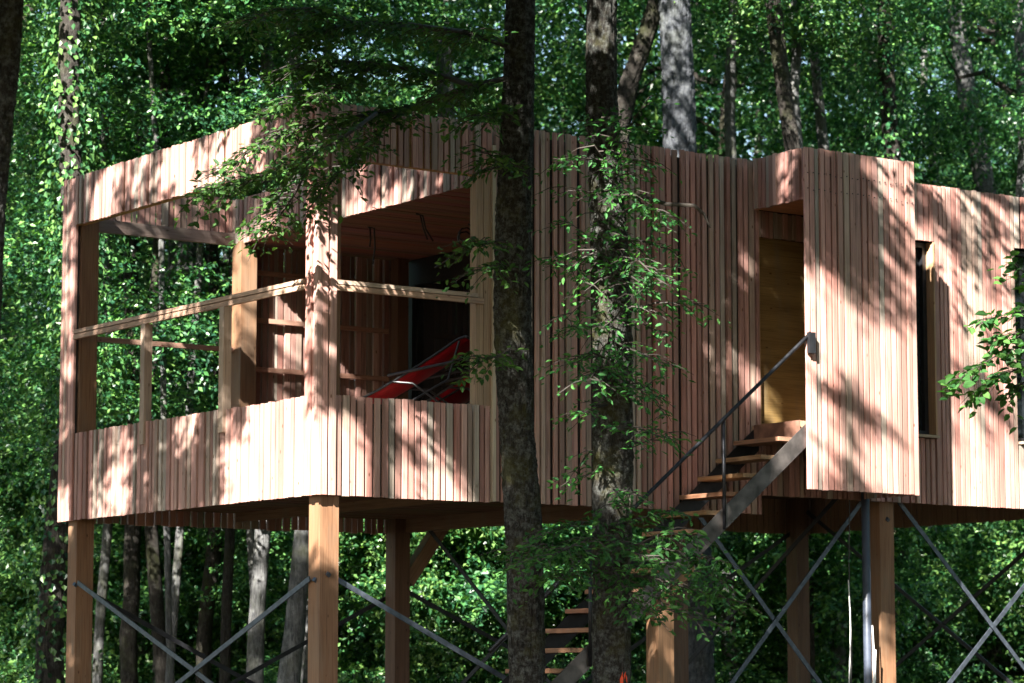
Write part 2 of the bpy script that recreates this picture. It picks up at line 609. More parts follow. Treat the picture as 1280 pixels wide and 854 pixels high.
# wing right of the porch
wr = box('wall', 7.46, 8.63, 0.075, 0.10, 0.22, 3.44, LINER, TH)
slats('wall_slat', wr, 'Y', 0.0, -1, 6.44, 7.0, 0.195, H, 33)
slats('wall_slat', wr, 'Y', 0.0, -1, 7.455, 8.635, 0.195, H, 34, gap=(0.015, 0.022), proud=(0.005, 0.022))
slats('wall_slat', wr, 'Y', 0.0, -1, 7.01, 7.45, 2.905, H, 35, gap=(0.015, 0.022), proud=(0.02, 0.03))
slats('wall_slat', wr, 'Y', 0.0, -1, 7.01, 7.45, 0.195, 0.86, 36)
slats('wall_slat', wr, 'Y', 0.0, -1, 8.645, 9.85, 2.95, H, 37, gap=(0.015, 0.022))
slats('wall_slat', wr, 'Y', 0.0, -1, 8.645, 9.85, 0.195, 0.86, 38)
box('wall', 6.95, 7.455, 0.075, 0.10, 2.93, 3.44, LINER, TH)
box('wall', 8.64, 9.85, 0.075, 0.10, 2.97, 3.44, LINER, TH)
box('wall', 8.64, 9.85, 0.076, 0.10, 0.22, 0.80, LINER, TH)


def window(x0, x1, z0, z1):
    w = box('window', x0, x1, 0.16, 0.18, z0, z1, GLASS, TH)
    for a, b2 in ((x0, x0+0.05), (x1-0.05, x1)):
        box('frame', a, b2, 0.11, 0.158, z0, z1, BLACK, w)
    box('frame', x0+0.05, x1-0.05, 0.11, 0.158, z1-0.05, z1, BLACK, w)
    box('frame', x0+0.05, x1-0.05, 0.11, 0.158, z0, z0+0.05, BLACK, w)
    box('reveal', x1+0.001, x1+0.021, 0.004, 0.158, z0, z1, WOODZ, w, (0.45, 0.28, 0.16))
    box('sill', x0-0.02, x1+0.022, -0.03, 0.158, z0-0.03, z0-0.002, WOODX, w, (0.40, 0.30, 0.22))
    return w


window(7.0, 7.43, 0.90, 2.90)
window(8.66, 9.45, 0.90, 2.94)

# end and rear walls, seen only as dark skirts from below
def slat_panel(name, axis, plane, u0, u1, z0, z1, seed):
    r = random.Random(seed)
    V, F = [], []
    u = u0
    while u < u1:
        w = r.choice((0.055, 0.068, 0.085))
        a = plane + r.uniform(0, 0.02)
        zb = z0 + r.uniform(-0.008, 0.008)
        k = len(V)
        for l in (zb, z1):
            for j in (a, a+0.03):
                for i in (u, u+w):
                    V.append((i, j, l) if axis == 'Y' else (j, i, l))
        F += [tuple(k+q for q in f) for f in ((0, 2, 3, 1), (4, 5, 7, 6), (0, 1, 5, 4), (2, 6, 7, 3), (0, 4, 6, 2), (1, 3, 7, 5))]
        u += w+r.uniform(0.006, 0.012)
    o = mesh_obj(name, V, F, WOODZ, TH, (0.30, 0.195, 0.14))
    o['kind'] = 'stuff'
    return o


slat_panel('rear_cladding', 'Y', 4.98, 4.12, 9.95, 0.19, 3.48, 41)
slat_panel('end_cladding', 'X', 9.92, 0.0, 4.97, 0.19, 3.48, 42)
slat_panel('cross_skirt', 'X', 4.12, 0.12, 4.96, 0.01, 0.70, 43)
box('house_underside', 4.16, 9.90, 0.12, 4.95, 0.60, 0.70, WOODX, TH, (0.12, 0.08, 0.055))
box('rear_wall', 4.25, 9.90, 4.90, 4.93, 0.75, 3.4, LINER, TH)
box('end_wall', 9.86, 9.89, 0.12, 4.89, 0.75, 3.4, LINER, TH)

# entrance porch
XB, PB, LB = 4.991, 0.798, 1.44
pf = box('porch', XB+0.06, XB+LB-0.03, -PB+0.055, -PB+0.10, 0.25, 3.44, LINER, TH)
slats('porch_slat', pf, 'Y', -PB, -1, XB, XB+LB, 0.205, H+0.005, 51, gap=(0.015, 0.022), proud=(0.008, 0.028))
pl_ = box('porch_lintel', XB+0.05, XB+0.10, -PB+0.12, 0.02, 3.003, 3.44, WOODY, TH, (0.40, 0.20, 0.10))
slats('porch_slat', pl_, 'X', XB, -1, -PB+0.034, -0.004, 3.0, H+0.005, 52, gap=(0.004, 0.012))
slats('porch_slat', pl_, 'X', XB+LB, 1, -PB+0.034, -0.004, 0.205, H, 53)
box('porch_soffit', XB+0.102, XB+LB-0.06, -PB+0.11, 0.02, 3.01, 3.05, WOODX, TH, (0.42, 0.20, 0.10))
box('porch_roof', XB+0.11, XB+LB-0.06, -PB+0.11, 0.04, 3.30, 3.40, LINER, TH)
box('porch_side_lining', XB+LB-0.08, XB+LB-0.06, -PB+0.11, 0.0, 0.86, 3.0, WOODZ, TH, (0.40, 0.25, 0.15))
box('landing', XB-0.02, XB+LB-0.09, -PB+0.11, 0.0, 0.80, 0.865, WOODY, TH, (0.38, 0.25, 0.17))
dl = box('door_head', 5.10, 6.30, 0.06, 0.08, 2.755, 3.02, LINER, TH)
slats('porch_slat', dl, 'Y', 0.03, -1, 5.10, 6.25, 2.75, 3.005, 54, k=0.9, gap=(0.004, 0.007))
dr = box('door', 5.115, 6.15, 0.09, 0.13, 0.87, 2.75, PLYW, TH, (0.24, 0.155, 0.06))
box('door_frame', 5.103, 5.113, 0.03, 0.13, 0.87, 2.75, WOODZ, dr, (0.40, 0.25, 0.12))
box('door_handle', 6.02, 6.05, 0.03, 0.085, 1.80, 1.94, DARKST, dr)
V, F = [], []
rr_ = random.Random(3)
for zz in (3.26, 3.10):
    x = XB+0.035
    while x < XB+LB-0.03:
        k = len(V)
        s = 0.004
        yv = -PB-0.0035
        zq = zz+rr_.uniform(-0.012, 0.012)
        V += [(x-s, yv, zq-s), (x+s, yv, zq-s), (x+s, yv, zq+s), (x-s, yv, zq+s),
              (x-s, yv+0.012, zq-s), (x+s, yv+0.012, zq-s), (x+s, yv+0.012, zq+s), (x-s, yv+0.012, zq+s)]
        F += [(k, k+1, k+2, k+3), (k, k+4, k+5, k+1), (k+1, k+5, k+6, k+2), (k+2, k+6, k+7, k+3), (k+3, k+7, k+4, k)]
        x += 0.072
nl = mesh_obj('nail_heads', V, F, DARKST, TH)
nl['kind'] = 'stuff'

# handrails and balusters of the balcony
hr = box('handrail', -0.005, 0.055, 0.23, 4.70, 1.885, 1.922, WOODY, TH, (0.46, 0.31, 0.23))
box('rail_board', 0.0, 0.035, 0.23, 4.70, 1.828, 1.876, WOODY, hr, (0.43, 0.28, 0.20))
for yy in (3.14, 1.61):
    bz = box('baluster', -0.018, 0.066, yy, yy+0.085, 0.66, 1.826, WOODZ, TH, (0.38, 0.285, 0.22))
h2 = box('handrail', 0.21, 1.72, 0.0, 0.07, 1.868, 1.905, WOODX, TH, (0.42, 0.32, 0.25))
box('rail_board', 0.21, 1.79, 0.005, 0.04, 1.812, 1.862, WOODX, h2, (0.38, 0.25, 0.18))
box('handrail', 0.28, 1.96, 4.86, 4.91, 1.85, 1.90, WOODX, TH, (0.33, 0.20, 0.15))

# knee brace at the middle rear post
bar('knee_brace', (4.10, 4.795, -0.52), (4.60, 4.795, 0.16), 0.15, 0.13, WOODZ, TH, (0, 1, 0)).color = (0.22, 0.14, 0.09, 1)

# steel cross bracing between the posts
BR = [((0.085, 4.66, -0.62), (0.085, 0.28, -2.25), (1, 0, 0), STEEL),
      ((0.07, 0.20, -0.725), (0.07, 4.60, -2.42), (1, 0, 0), STEEL),
      ((3.95, 4.91, -0.68), (0.20, 4.91, -2.49), (0, 1, 0), DARKST),
      ((0.20, 4.925, -0.635), (3.95, 4.925, -2.42), (0, 1, 0), DARKST),
      ((0.26, 0.18, -0.69), (4.10, 0.18, -2.51), (0, 1, 0), STEEL),
      ((4.10, 4.83, -0.605), (9.60, 4.83, -3.0), (0, 1, 0), DARKST),
      ((4.115, 4.42, 0.07), (4.115, 0.40, -2.95), (1, 0, 0), DARKST),
      ((4.13, 4.60, -2.13), (4.13, 0.80, 0.15), (1, 0, 0), DARKST),
      ((6.64, 0.18, 0.29), (3.95, 0.18, -2.55), (0, 1, 0), STEEL),
      ((4.20, 0.20, 0.25), (6.75, 0.20, -2.43), (0, 1, 0), STEEL),
      ((6.98, 0.18, 0.29), (9.75, 0.18, -2.37), (0, 1, 0), STEEL),
      ((9.70, 0.20, 0.18), (6.95, 0.20, -2.34), (0, 1, 0), STEEL),
      ((9.72, 4.62, 0.44), (9.72, 0.30, -2.22), (1, 0, 0), DARKST),
      ((9.735, 0.30, 0.25), (9.735, 4.62, -2.27), (1, 0, 0), DARKST),
      ((6.75, 0.30, 0.60), (6.75, 4.60, -2.33), (1, 0, 0), DARKST),
      ((9.66, 4.83, 0.20), (4.10, 4.83, -3.0), (0, 1, 0), DARKST)]
for a, b2, n, mm in BR:
    bar('brace', a, b2, 0.046, 0.012, mm, TH, n)
for (x, y, z) in ((0.075, 4.70, -0.64), (0.18, 0.075, -0.69), (0.095, 0.15, -0.74), (6.80, 0.075, 0.02)):
    bt = bpy.data.objects.new('bolt', box_mesh(0.035, 0.035, 0.035, STEEL))
    bt.location = (x, y, z)
    bt.rotation_euler = (0.4, 0.5, 0.3)
    put(bt, TH)

# drain pipe and cables by the front post
tube('drain_pipe', [(6.42, -0.02, 0.62), (6.42, -0.02, GROUND)], 0.042, PIPE, TH, 12)
for k, (dx, dy) in enumerate(((0.0, -0.06), (-0.03, -0.05), (0.03, -0.055), (0.055, -0.04))):
    q = [(6.45+dx+0.015*math.sin(i*1.3+k), 0.0+dy, -1.05-0.12*k-0.24*i) for i in range(10)]
    tube('cable', q, 0.009, CABLE, TH, 6)
tube('cable', [(6.24+0.02*math.sin(i*0.9), 0.05, -0.6-0.25*i) for i in range(8)], 0.007, CABLE, TH, 6)
tube('cable', [(6.27+0.01*math.sin(i*1.4), 0.06, 0.5-0.3*i) for i in range(9)], 0.007, WIRE, TH, 6)

# loose wires hanging from the ceiling
for pts in ([(2.50, 3.10, 3.0), (2.56, 3.07, 2.99), (2.57, 3.07, 2.80), (2.55, 3.08, 2.62)],
            [(2.52, 3.09, 3.0), (2.53, 3.09, 2.88), (2.52, 3.09, 2.80)],
            [(2.44, 2.12, 3.0), (2.50, 2.09, 2.98), (2.53, 2.08, 2.85), (2.60, 2.05, 2.73)],
            [(2.47, 2.09, 2.99), (2.50, 2.08, 2.86), (2.54, 2.06, 2.74)],
            [(2.44, 1.13, 3.0), (2.44, 1.13, 2.74)]):
    tube('hanging_wire', pts, 0.009, WIRE, TH, 6)
coil = [(2.40+0.10*math.sin(t*0.7), 1.15+0.02*t/10, 2.68+0.085*math.cos(t*0.7)-0.004*t) for t in range(24)]
coil += [(2.33, 1.2, 2.52), (2.22, 1.25, 2.40), (2.10, 1.28, 2.33)]
tube('hanging_wire', coil, 0.009, WIRE, TH, 6)

# ------------------------------------------------------------------ staircase
ST = empty('staircase', (4.0, -0.4, GROUND), 'open steel staircase with timber treads rising to the entrance porch', 'staircase')
RISE, RUN = 0.183, 0.2247
nT = 22
slope = RISE/RUN


def stringer(y0, y1, ztop, zbot, mat, name='stringer'):
    xs, xe = 4.99, 4.99 - 4.15/slope
    V = []
    for yy in (y0, y1):
        V += [(xs, yy, ztop), (xs, yy, zbot), (xe, yy, zbot-(xs-xe)*slope), (xe, yy, ztop-(xs-xe)*slope)]
    F = [(0, 1, 2, 3), (7, 6, 5, 4), (0, 4, 5, 1), (1, 5, 6, 2), (2, 6, 7, 3), (3, 7, 4, 0)]
    return mesh_obj(name, V, F, mat, ST)


stringer(-0.765, -0.755, 0.825, 0.605, PLATE)
stringer(-0.075, -0.065, 0.87, 0.62, DARKST)
for i in range(nT):
    zt = 0.692 - RISE*i
    x1 = 4.90 - RUN*i
    if zt < GROUND+0.1:
        break
    box('tread', x1-0.235, x1+0.02, -0.752, -0.078, zt-0.04, zt, WOODY, ST, tuple(c*rnd.uniform(0.9, 1.1) for c in (0.30, 0.165, 0.095)))
box('riser_plate', 4.925, 4.932, -0.752, -0.078, 0.70, 0.862, RUSTY, ST)
railp = [(5.03, -0.80, 1.70), (4.99, -0.80, 1.66), (3.956, -0.79, 0.814), (2.856, -0.79, -0.085), (1.3, -0.79, -1.36)]
tube('stair_rail', railp, 0.019, DARKST, ST, 8)
for xx in (3.96, 2.4):
    zt = 0.814-(3.956-xx)*slope
    tube('rail_post', [(xx, -0.782, zt), (xx, -0.782, zt-1.03)], 0.017, DARKST, ST, 8)
box('rail_bracket', 4.985, 5.06, -0.845, -0.802, 1.50, 1.70, BLACK, ST)
# trimmed support post under the outer stringer
sp = [(-0.09, -0.09), (0.09, -0.09), (0.09, 0.09), (-0.09, 0.09)]
V = [(x, y, GROUND+0.9) for x, y in sp] + [(-0.09, -0.09, -1.02), (0.09, -0.09, -0.96), (0.09, 0.09, -0.88), (-0.09, 0.09, -0.94),
                                           (-0.03, -0.02, -0.83), (0.03, -0.02, -0.82), (0.06, 0.06, -0.80), (-0.03, 0.06, -0.81)]
V = [(x, y, z-GROUND-1.0) for x, y, z in V]
F = [(3, 2, 1, 0)] + [(a+i, a+(i+1) % 4, a+4+(i+1) % 4, a+4+i) for a in (0, 4) for i in range(4)] + [(8, 9, 10, 11)]
V = [(x, y, z if i >= 4 else -1.1) for i, (x, y, z) in enumerate(V)]
mesh_obj('support_post', V, F, WOODZ, ST, (0.32, 0.18, 0.10), (3.32, -0.62, GROUND+1.0))
bar('support_brace', (3.40, -0.55, -0.95), (3.85, -0.40, -0.42), 0.12, 0.08, WOODZ, ST, (0, 1, 0)).color = (0.35, 0.20, 0.11, 1)

# ------------------------------------------------------------------ red loungers
def lounger(x, y, z, rot, label, s=1.0):
    L = empty('lounge_chair', (x, y, z), label, 'lounge chair', 'red lounge chairs on the covered balcony')
    L.rotation_euler = (0, 0, rot)
    prof = [(-0.75, 0.22), (-0.45, 0.36), (-0.2, 0.50), (0.1, 0.68), (0.35, 0.84), (0.42, 0.86)]
    V, F = [], []
    for i, (a, h) in enumerate(prof):
        sag = 0.03 if 0 < i < 5 else 0
        for yy, dz in ((-0.31, 0), (-0.15, -sag), (0, -sag*1.3), (0.15, -sag), (0.31, 0)):
            V.append((a, yy, h+dz))
    n = len(V)
    V += [(x_, y_, z_-0.012) for x_, y_, z_ in V]
    for i in range(len(prof)-1):
        for k in range(4):
            a = i*5+k
            F.append((a, a+1, a+6, a+5))
            F.append((n+a+5, n+a+6, n+a+1, n+a))
    for i in range(len(prof)-1):
        F += [(i*5, i*5+5, n+i*5+5, n+i*5), (i*5+9, i*5+4, n+i*5+4, n+i*5+9)]

    def child(nm, V, F, mat):
        me = bpy.data.meshes.new(nm)
        me.from_pydata(V, [], F)
        me.materials.append(mat)
        o = bpy.data.objects.new(nm, me)
        link(o, L)
        return o
    child('sling', V, F, REDF).data.shade_smooth()
    for sy in (-0.325, 0.325):
        V, F = tube_arrays([(a, sy, h) for a, h in prof], 0.013, 8)
        child('side_rail', V, F, BLACK)
        V, F = tube_arrays([(-0.55, sy, 0.0), (-0.2, sy, 0.2), (0.25, sy, 0.45), (0.36, sy, 0.82)], 0.012, 8)
        child('leg', V, F, BLACK)
        V, F = tube_arrays([(0.45, sy, 0.0), (0.2, sy, 0.2), (-0.1, sy, 0.42), (-0.3, sy, 0.44)], 0.012, 8)
        child('leg', V, F, BLACK)
        V, F = tube_arrays([(-0.35, sy, 0.50), (0.30, sy, 0.62)], 0.016, 8)
        child('armrest', V, F, BLACK)
    V, F = tube_arrays([(0.42, -0.325, 0.862), (0.42, 0.325, 0.862)], 0.014, 8)
    child('head_bar', V, F, STEEL)
    return L


lounger(2.38, 1.75, 0.82, math.radians(-48), 'red sling lounge chair leaning back, its head bar raised highest on the balcony')
lounger(3.10, 1.75, 0.82, math.radians(-62), 'darker red lounge chair half hidden behind the balcony jamb', 0.9)

# ------------------------------------------------------------------ foliage generators
UP = np.array([0, 0, 1.0])


def unit(a):
    return a/np.maximum(np.linalg.norm(a, axis=-1, keepdims=True), 1e-9)


def spray_leaves(rng, base, d, n, length, ll, lw, droop=0.25, jit=0.45, upb=1.0):
    """leaves set alternately along short twigs (base, direction d); returns leaf frames"""
    M = len(base)
    side = unit(np.cross(d, UP + rng.normal(0, 0.35, (M, 3))))
    nor = np.cross(side, d)
    nor *= np.sign(nor[:, 2:3]+1e-6)
    s = (np.arange(n)+0.6)/n
    Ls = (np.ones(M)*length)*rng.uniform(0.7, 1.25, M)
    pos = base[:, None] + d[:, None]*(s[None, :, None]*Ls[:, None, None])
    pos[..., 2] -= droop*(s[None]**2)*Ls[:, None]
    sg = np.where(np.arange(n) % 2, 1.0, -1.0)[None, :, None]
    ld = d[:, None]*0.6 + side[:, None]*sg*0.85 + rng.normal(0, jit, (M, n, 3))
    ld[..., 2] -= 0.15
    ld = unit(ld)
    ln = unit(nor[:, None]*upb + rng.normal(0, jit*1.25, (M, n, 3)))
    pos += rng.normal(0, 0.02, (M, n, 3))
    k = rng.uniform(0.65, 1.2, (M, n))
    return pos.reshape(-1, 3), ld.reshape(-1, 3), ln.reshape(-1, 3), (ll*k).ravel(), (lw*k).ravel()


def leaf_arrays(P, D, Nn, ll, lw, detailed=False):
    S = unit(np.cross(Nn, D))
    Nn = np.cross(D, S)
    n = len(P)
    ll = ll[:, None]
    lw = lw[:, None]
    if not detailed:
        co = np.stack([P, P+D*ll*0.45+S*lw*0.5+Nn*lw*0.14, P+D*ll-Nn*ll*0.10, P+D*ll*0.45-S*lw*0.5+Nn*lw*0.14], 1)
        t = np.array([[0, 1, 2], [0, 2, 3]])
    else:
        co = np.stack([P, P+D*ll*0.28+S*lw*0.45+Nn*lw*0.12, P+D*ll*0.66+S*lw*0.40+Nn*lw*0.08, P+D*ll-Nn*ll*0.12,
                       P+D*ll*0.66-S*lw*0.40+Nn*lw*0.08, P+D*ll*0.28-S*lw*0.45+Nn*lw*0.12], 1)
        t = np.array([[0, 1, 2], [0, 2, 3], [0, 3, 4], [0, 4, 5]])
    k = co.shape[1]
    tris = (np.arange(n)[:, None, None]*k + t[None]).reshape(-1, 3)
    return co.reshape(-1, 3), tris


def clump_sprays(rng, cen, rad, per, flat=0.5):
    """twig bases and directions for clumps of foliage at the centres"""
    M = len(cen)
    o = rng.normal(0, 1, (M, per, 3))
    o = unit(o)*rng.uniform(0.15, 1.0, (M, per, 1))**0.6
    o[..., 2] *= flat
    base = cen[:, None] + o*np.asarray(rad).reshape(-1, 1, 1)
    d = unit(o*np.array([1, 1, 0.5]) + rng.normal(0, 0.45, (M, per, 3))*np.array([1, 1, 0.5]))
    return base.reshape(-1, 3), d.reshape(-1, 3)


def crown_mesh(name, seed, h0, h1, R, nclump, per, n=14, ll=0.080, lw=0.050, mat=None, taper=0.6):
    rng = np.random.default_rng(seed)
    z = h0 + (h1-h0)*rng.uniform(0, 1, nclump)**0.9
    f = (z-h0)/(h1-h0)
    prof = R*(1-taper*np.abs(f-0.35)**1.4*1.3)*(0.55+0.45*np.minimum(1, f*5+0.2))
    a = rng.uniform(0, 2*math.pi, nclump)
    r = prof*np.sqrt(rng.uniform(0.04, 1, nclump))
    cen = np.stack([np.cos(a)*r, np.sin(a)*r, z], 1)
    rad = rng.uniform(0.5, 1.25, nclump)*R/3.0
    b, d = clump_sprays(rng, cen, rad, per, 0.30)
    co, t = leaf_arrays(*spray_leaves(rng, b, d, n, 0.50, ll, lw))
    return np_mesh(name, co, t, mat or LEAF_BG), cen


def trunk_arrays(seed, pts, radii, sides=14, rows=None, rough=0.06):
    """round, slightly bent and knotty trunk through the points"""
    rng = np.random.default_rng(seed)
    pts = np.array([tuple(q) for q in pts], float)
    rows = rows or 24
    tt = np.linspace(0, len(pts)-1, rows)
    i = np.minimum(tt.astype(int), len(pts)-2)
    f = (tt-i)[:, None]
    sm = f*f*(3-2*f)*0.35 + f*0.65
    c = pts[i]*(1-sm)+pts[i+1]*sm
    rr = np.interp(tt, np.arange(len(pts)), radii)
    ang = np.linspace(0, 2*math.pi, sides, endpoint=False)
    nz = np.zeros((rows, sides))
    for k in (3, 5, 8, 13, 21):
        if k*2 < sides:
            ph = rng.uniform(0, 6.28, 2)
            wob = np.cumsum(rng.normal(0, 0.35, rows))
            nz += np.sin(ang[None]*k+ph[0]+wob[:, None])*rng.uniform(0.4, 1.0, (rows, 1))*0.5
    nz += rng.normal(0, 0.7, (rows, sides))
    R_ = rr[:, None]*(1+rough*nz)
    co = np.stack([c[:, None, 0]+np.cos(ang)*R_, c[:, None, 1]+np.sin(ang)*R_, c[:, None, 2]+0*R_], -1).reshape(-1, 3)
    q = []
    for a in range(rows-1):
        for s in range(sides):
            s2 = (s+1) % sides
            q.append((a*sides+s, a*sides+s2, (a+1)*sides+s2, (a+1)*sides+s))
    return co, np.array(q)


def child_mesh(name, me, parent, loc=(0, 0, 0), rot=(0, 0, 0), sc=(1, 1, 1)):
    o = bpy.data.objects.new(name, me)
    o.location, o.rotation_euler, o.scale = loc, rot, sc
    return link(o, parent)


# crown kinds shared by the trees of the background
CROWNS = [crown_mesh('tree_crown', 100+i, 1.6+0.6*(i % 3), 15.5, 3.5, 56, 58-6*i, ll=0.074+0.014*i, lw=0.046+0.008*i)[0] for i in range(4)]
HIGHCR = [crown_mesh('tree_crown', 120+i, 10.5, 17.5, 2.6, 44, 30)[0] for i in range(2)]
MIDCR = [crown_mesh('tree_crown', 130+i, 4.6, 13.0, 2.8, 40, 44)[0] for i in range(3)]
SHRUBS = [crown_mesh('shrub_foliage', 140+i, 0.4, 4.6, 1.9, 30, 48, ll=0.075+0.016*i, lw=0.047+0.009*i, taper=0.4)[0] for i in range(3)]
TRUNKS = []
for i in range(4):
    rg = random.Random(60+i)
    pts = [(0, 0, 0)]
    for k in range(1, 7):
        pts.append((pts[-1][0]+rg.uniform(-.38, .38), pts[-1][1]+rg.uniform(-.38, .38), k*2.5))
    co, q = trunk_arrays(i, pts, [1.25, 1.0, 0.93, 0.85, 0.72, 0.55, 0.35], 12, 26)
    c0 = co.copy()
    # radii are unit: scale the ring offsets to 0.15 m
    cen = np.repeat(co.reshape(26, 12, 3).mean(1), 12, 0)
    co = cen + (c0-cen)*np.array([0.15, 0.15, 1])
    TRUNKS.append((co, q))
TRM = {}


def trunk_mesh(i, mat):
    if (i, mat.name) not in TRM:
        TRM[(i, mat.name)] = np_mesh('tree_trunk', *TRUNKS[i], mat, True)
    return TRM[(i, mat.name)]


LIMBS = []
for i in range(3):
    rg = random.Random(90+i)
    V, F = [], []
    for k in range(16):
        z0 = rg.uniform(3.0, 12.5)
        a = rg.uniform(0, 6.28)
        L_ = rg.uniform(1.4, 2.9)*(1-z0/20)
        p = [(0, 0, z0)]
        for s in range(1, 5):
            p.append((math.cos(a+rg.uniform(-.25, .25))*L_*s/4, math.sin(a+rg.uniform(-.25, .25))*L_*s/4, z0+0.28*L_*s/4*rg.uniform(0.5, 1.6)))
        v, f = tube_arrays(p, [0.055, 0.045, 0.034, 0.022, 0.010], 5)
        n0 = len(V)
        V += v
        F += [tuple(n0+x for x in ff) for ff in f]
    me = bpy.data.meshes.new('tree_limbs')
    me.from_pydata(V, [], F)
    me.materials.append(BARK_DARK)
    LIMBS.append(me)


def ground_at(u, d):
    q = cp(u, 427, d)
    return Vector((q.x, q.y, GROUND-0.05))


def forest_tree(loc, seed, crown, label, group=None, bark=None, r=1.0, h=1.0, cs=1.0, lean=(0, 0), name='forest_tree', limbs=True):
    rg = random.Random(seed)
    t = empty(name, loc, label, 'tree', group)
    t.rotation_euler = (lean[0], lean[1], 0)
    rz = rg.uniform(0, 6.28)
    child_mesh('trunk', trunk_mesh(seed % 4, bark or BARK_DARK), t, rot=(0, 0, rz), sc=(r, r, h))
    if crown is not None:
        child_mesh('crown', crown, t, rot=(0, 0, rg.uniform(0, 6.28)), sc=(cs, cs, h))
    if limbs:
        child_mesh('limbs', LIMBS[seed % 3], t, rot=(0, 0, rz), sc=(cs, cs, h))['kind'] = 'stuff'
    return t


def shrub(loc, seed, s, sz=None, label='leafy understorey shrub in the thicket behind the treehouse', group='understorey shrubs'):
    rg = random.Random(seed)
    t = empty('shrub', loc, label, 'shrub', group)
    child_mesh('foliage', SHRUBS[seed % 3], t, rot=(0, 0, rg.uniform(0, 6.28)), sc=(s, s, sz or s))
    return t


# ------------------------------------------------------------------ the forest behind
WHERE = ('in the first row of forest behind the treehouse', 'in the middle of the forest behind the first row',
         'deep in the forest behind the treehouse', 'in the farthest row of the forest')
rg = random.Random(2024)
sd = 0
for band, (d0, d1, nt_, ns_) in enumerate(((40, 47, 9, 18), (47, 58, 15, 22), (58, 74, 16, 22), (74, 100, 14, 22))):
    for k in range(nt_):
        u = -170 + 1620*(k+rg.uniform(0.1, 0.9))/nt_
        d = rg.uniform(d0, d1) + (2.5 if u > 500 and band == 0 else 0)
        sd += 1
        if 340 < u < 430 or (band >= 1 and 300 < u < 480) or (band >= 2 and (40 < u < 120 or 960 < u < 1020)):
            continue
        pale = rg.random() < 0.45
        forest_tree(ground_at(u, d), sd, CROWNS[sd % 4], ('pale' if pale else 'dark')+' barked leafy tree '+WHERE[band],
                    ('pale' if pale else 'dark')+' barked trees '+WHERE[band], BARK_GREY if pale else BARK_DARK,
                    rg.uniform(0.8, 1.5), rg.uniform(0.95, 1.4), rg.uniform(0.9, 1.2) + 0.12*band, (rg.uniform(-.05, .05), rg.uniform(-.05, .05)))
    for k in range(ns_):
        u = -150 + 1580*(k+rg.uniform(0, 1))/ns_
        d = rg.uniform(d0, d1) + (2.0 if band == 0 else 0)
        sd += 1
        s = rg.uniform(0.8, 1.25)*(1+0.15*band)
        shrub(ground_at(u, d), sd, s, None, 'leafy understorey shrub '+WHERE[band], 'shrubs '+WHERE[band])

# hazel thicket close behind the house, seen under the floor
for k, (u, d) in enumerate(((120, 40.5), (240, 41), (400, 39.5), (455, 38.8), (510, 38.5), (565, 38.2), (620, 38.6), (690, 38.8), (740, 39), (940, 39.5), (1010, 39.5), (1085, 44.5), (1140, 46), (1195, 46.5), (1255, 47.5), (1230, 45))):
    shrub(ground_at(u, d), 40+k, 0.85+0.05*(k % 4), 0.95+0.06*(k % 3), 'sunlit hazel bush close behind the treehouse, seen under its floor', 'hazel bushes behind the treehouse')

# trunks that stand out: (pixel x, depth, radius factor, bark, lean, label)
for (u, d, r, bk, ln, lab) in (
        (127, 39, 0.45, BARK_GREY, 0.01, 'slim pale trunk seen just right of the balcony corner post, under the deck'),
        (172, 38, 0.75, BARK_DARK, -0.01, 'dark trunk under the deck between two slim pale trunks'),
        (197, 41, 0.42, BARK_GREY, 0.03, 'slim pale trunk leaning beside a dark trunk under the deck'),
        (226, 37.5, 0.62, BARK_DARK, 0.0, 'dark trunk under the middle of the balcony deck'),
        (262, 39, 0.68, BARK_DARK, 0.01, 'thicker dark trunk with lit foot under the deck'),
        (283, 37, 0.45, BARK_DARK, -0.015, 'thin black trunk left of the mossy pale trunk under the deck'),
        (322, 36.5, 0.70, BARK_GREY, 0.005, 'mossy pale trunk under the deck beside the smooth grey trunk'),
        (347, 35.5, 0.85, BARK_GREY, -0.005, 'smooth light grey trunk under the deck by the corner post'),
        (915, 40, 0.70, BARK_GREY, 0.01, 'pale trunk behind the cross braces right of the stairs'),
        (1037, 42, 0.72, BARK_GREY, -0.02, 'blue grey trunk between the two posts right of the stairs'),
        (385, 38, 0.45, BARK_GREY, 0.02, 'pale sunlit trunk high behind the balcony corner'),
        (208, 37, 0.36, BARK_GREY, 0.04, 'pale leaning trunk behind the open balcony frame'),
        (232, 36, 0.28, BARK_GREY, -0.05, 'thin pale sapling stem seen through the balcony railing'),
        (338, 37, 0.35, BARK_GREY, -0.04, 'thin pale stem behind the pergola fascia'),
        (560, 41, 0.55, BARK_GREY, -0.02, 'pale trunk behind the leafy limb')):
    sd += 1
    tr = forest_tree(ground_at(u, d), sd, MIDCR[sd % 3] if u < 300 and 'roof' not in lab else HIGHCR[sd % 2], lab, None, bk, r, 1.15 if 'roof' in lab else 1.0, 1.0, (0, ln), limbs=False)

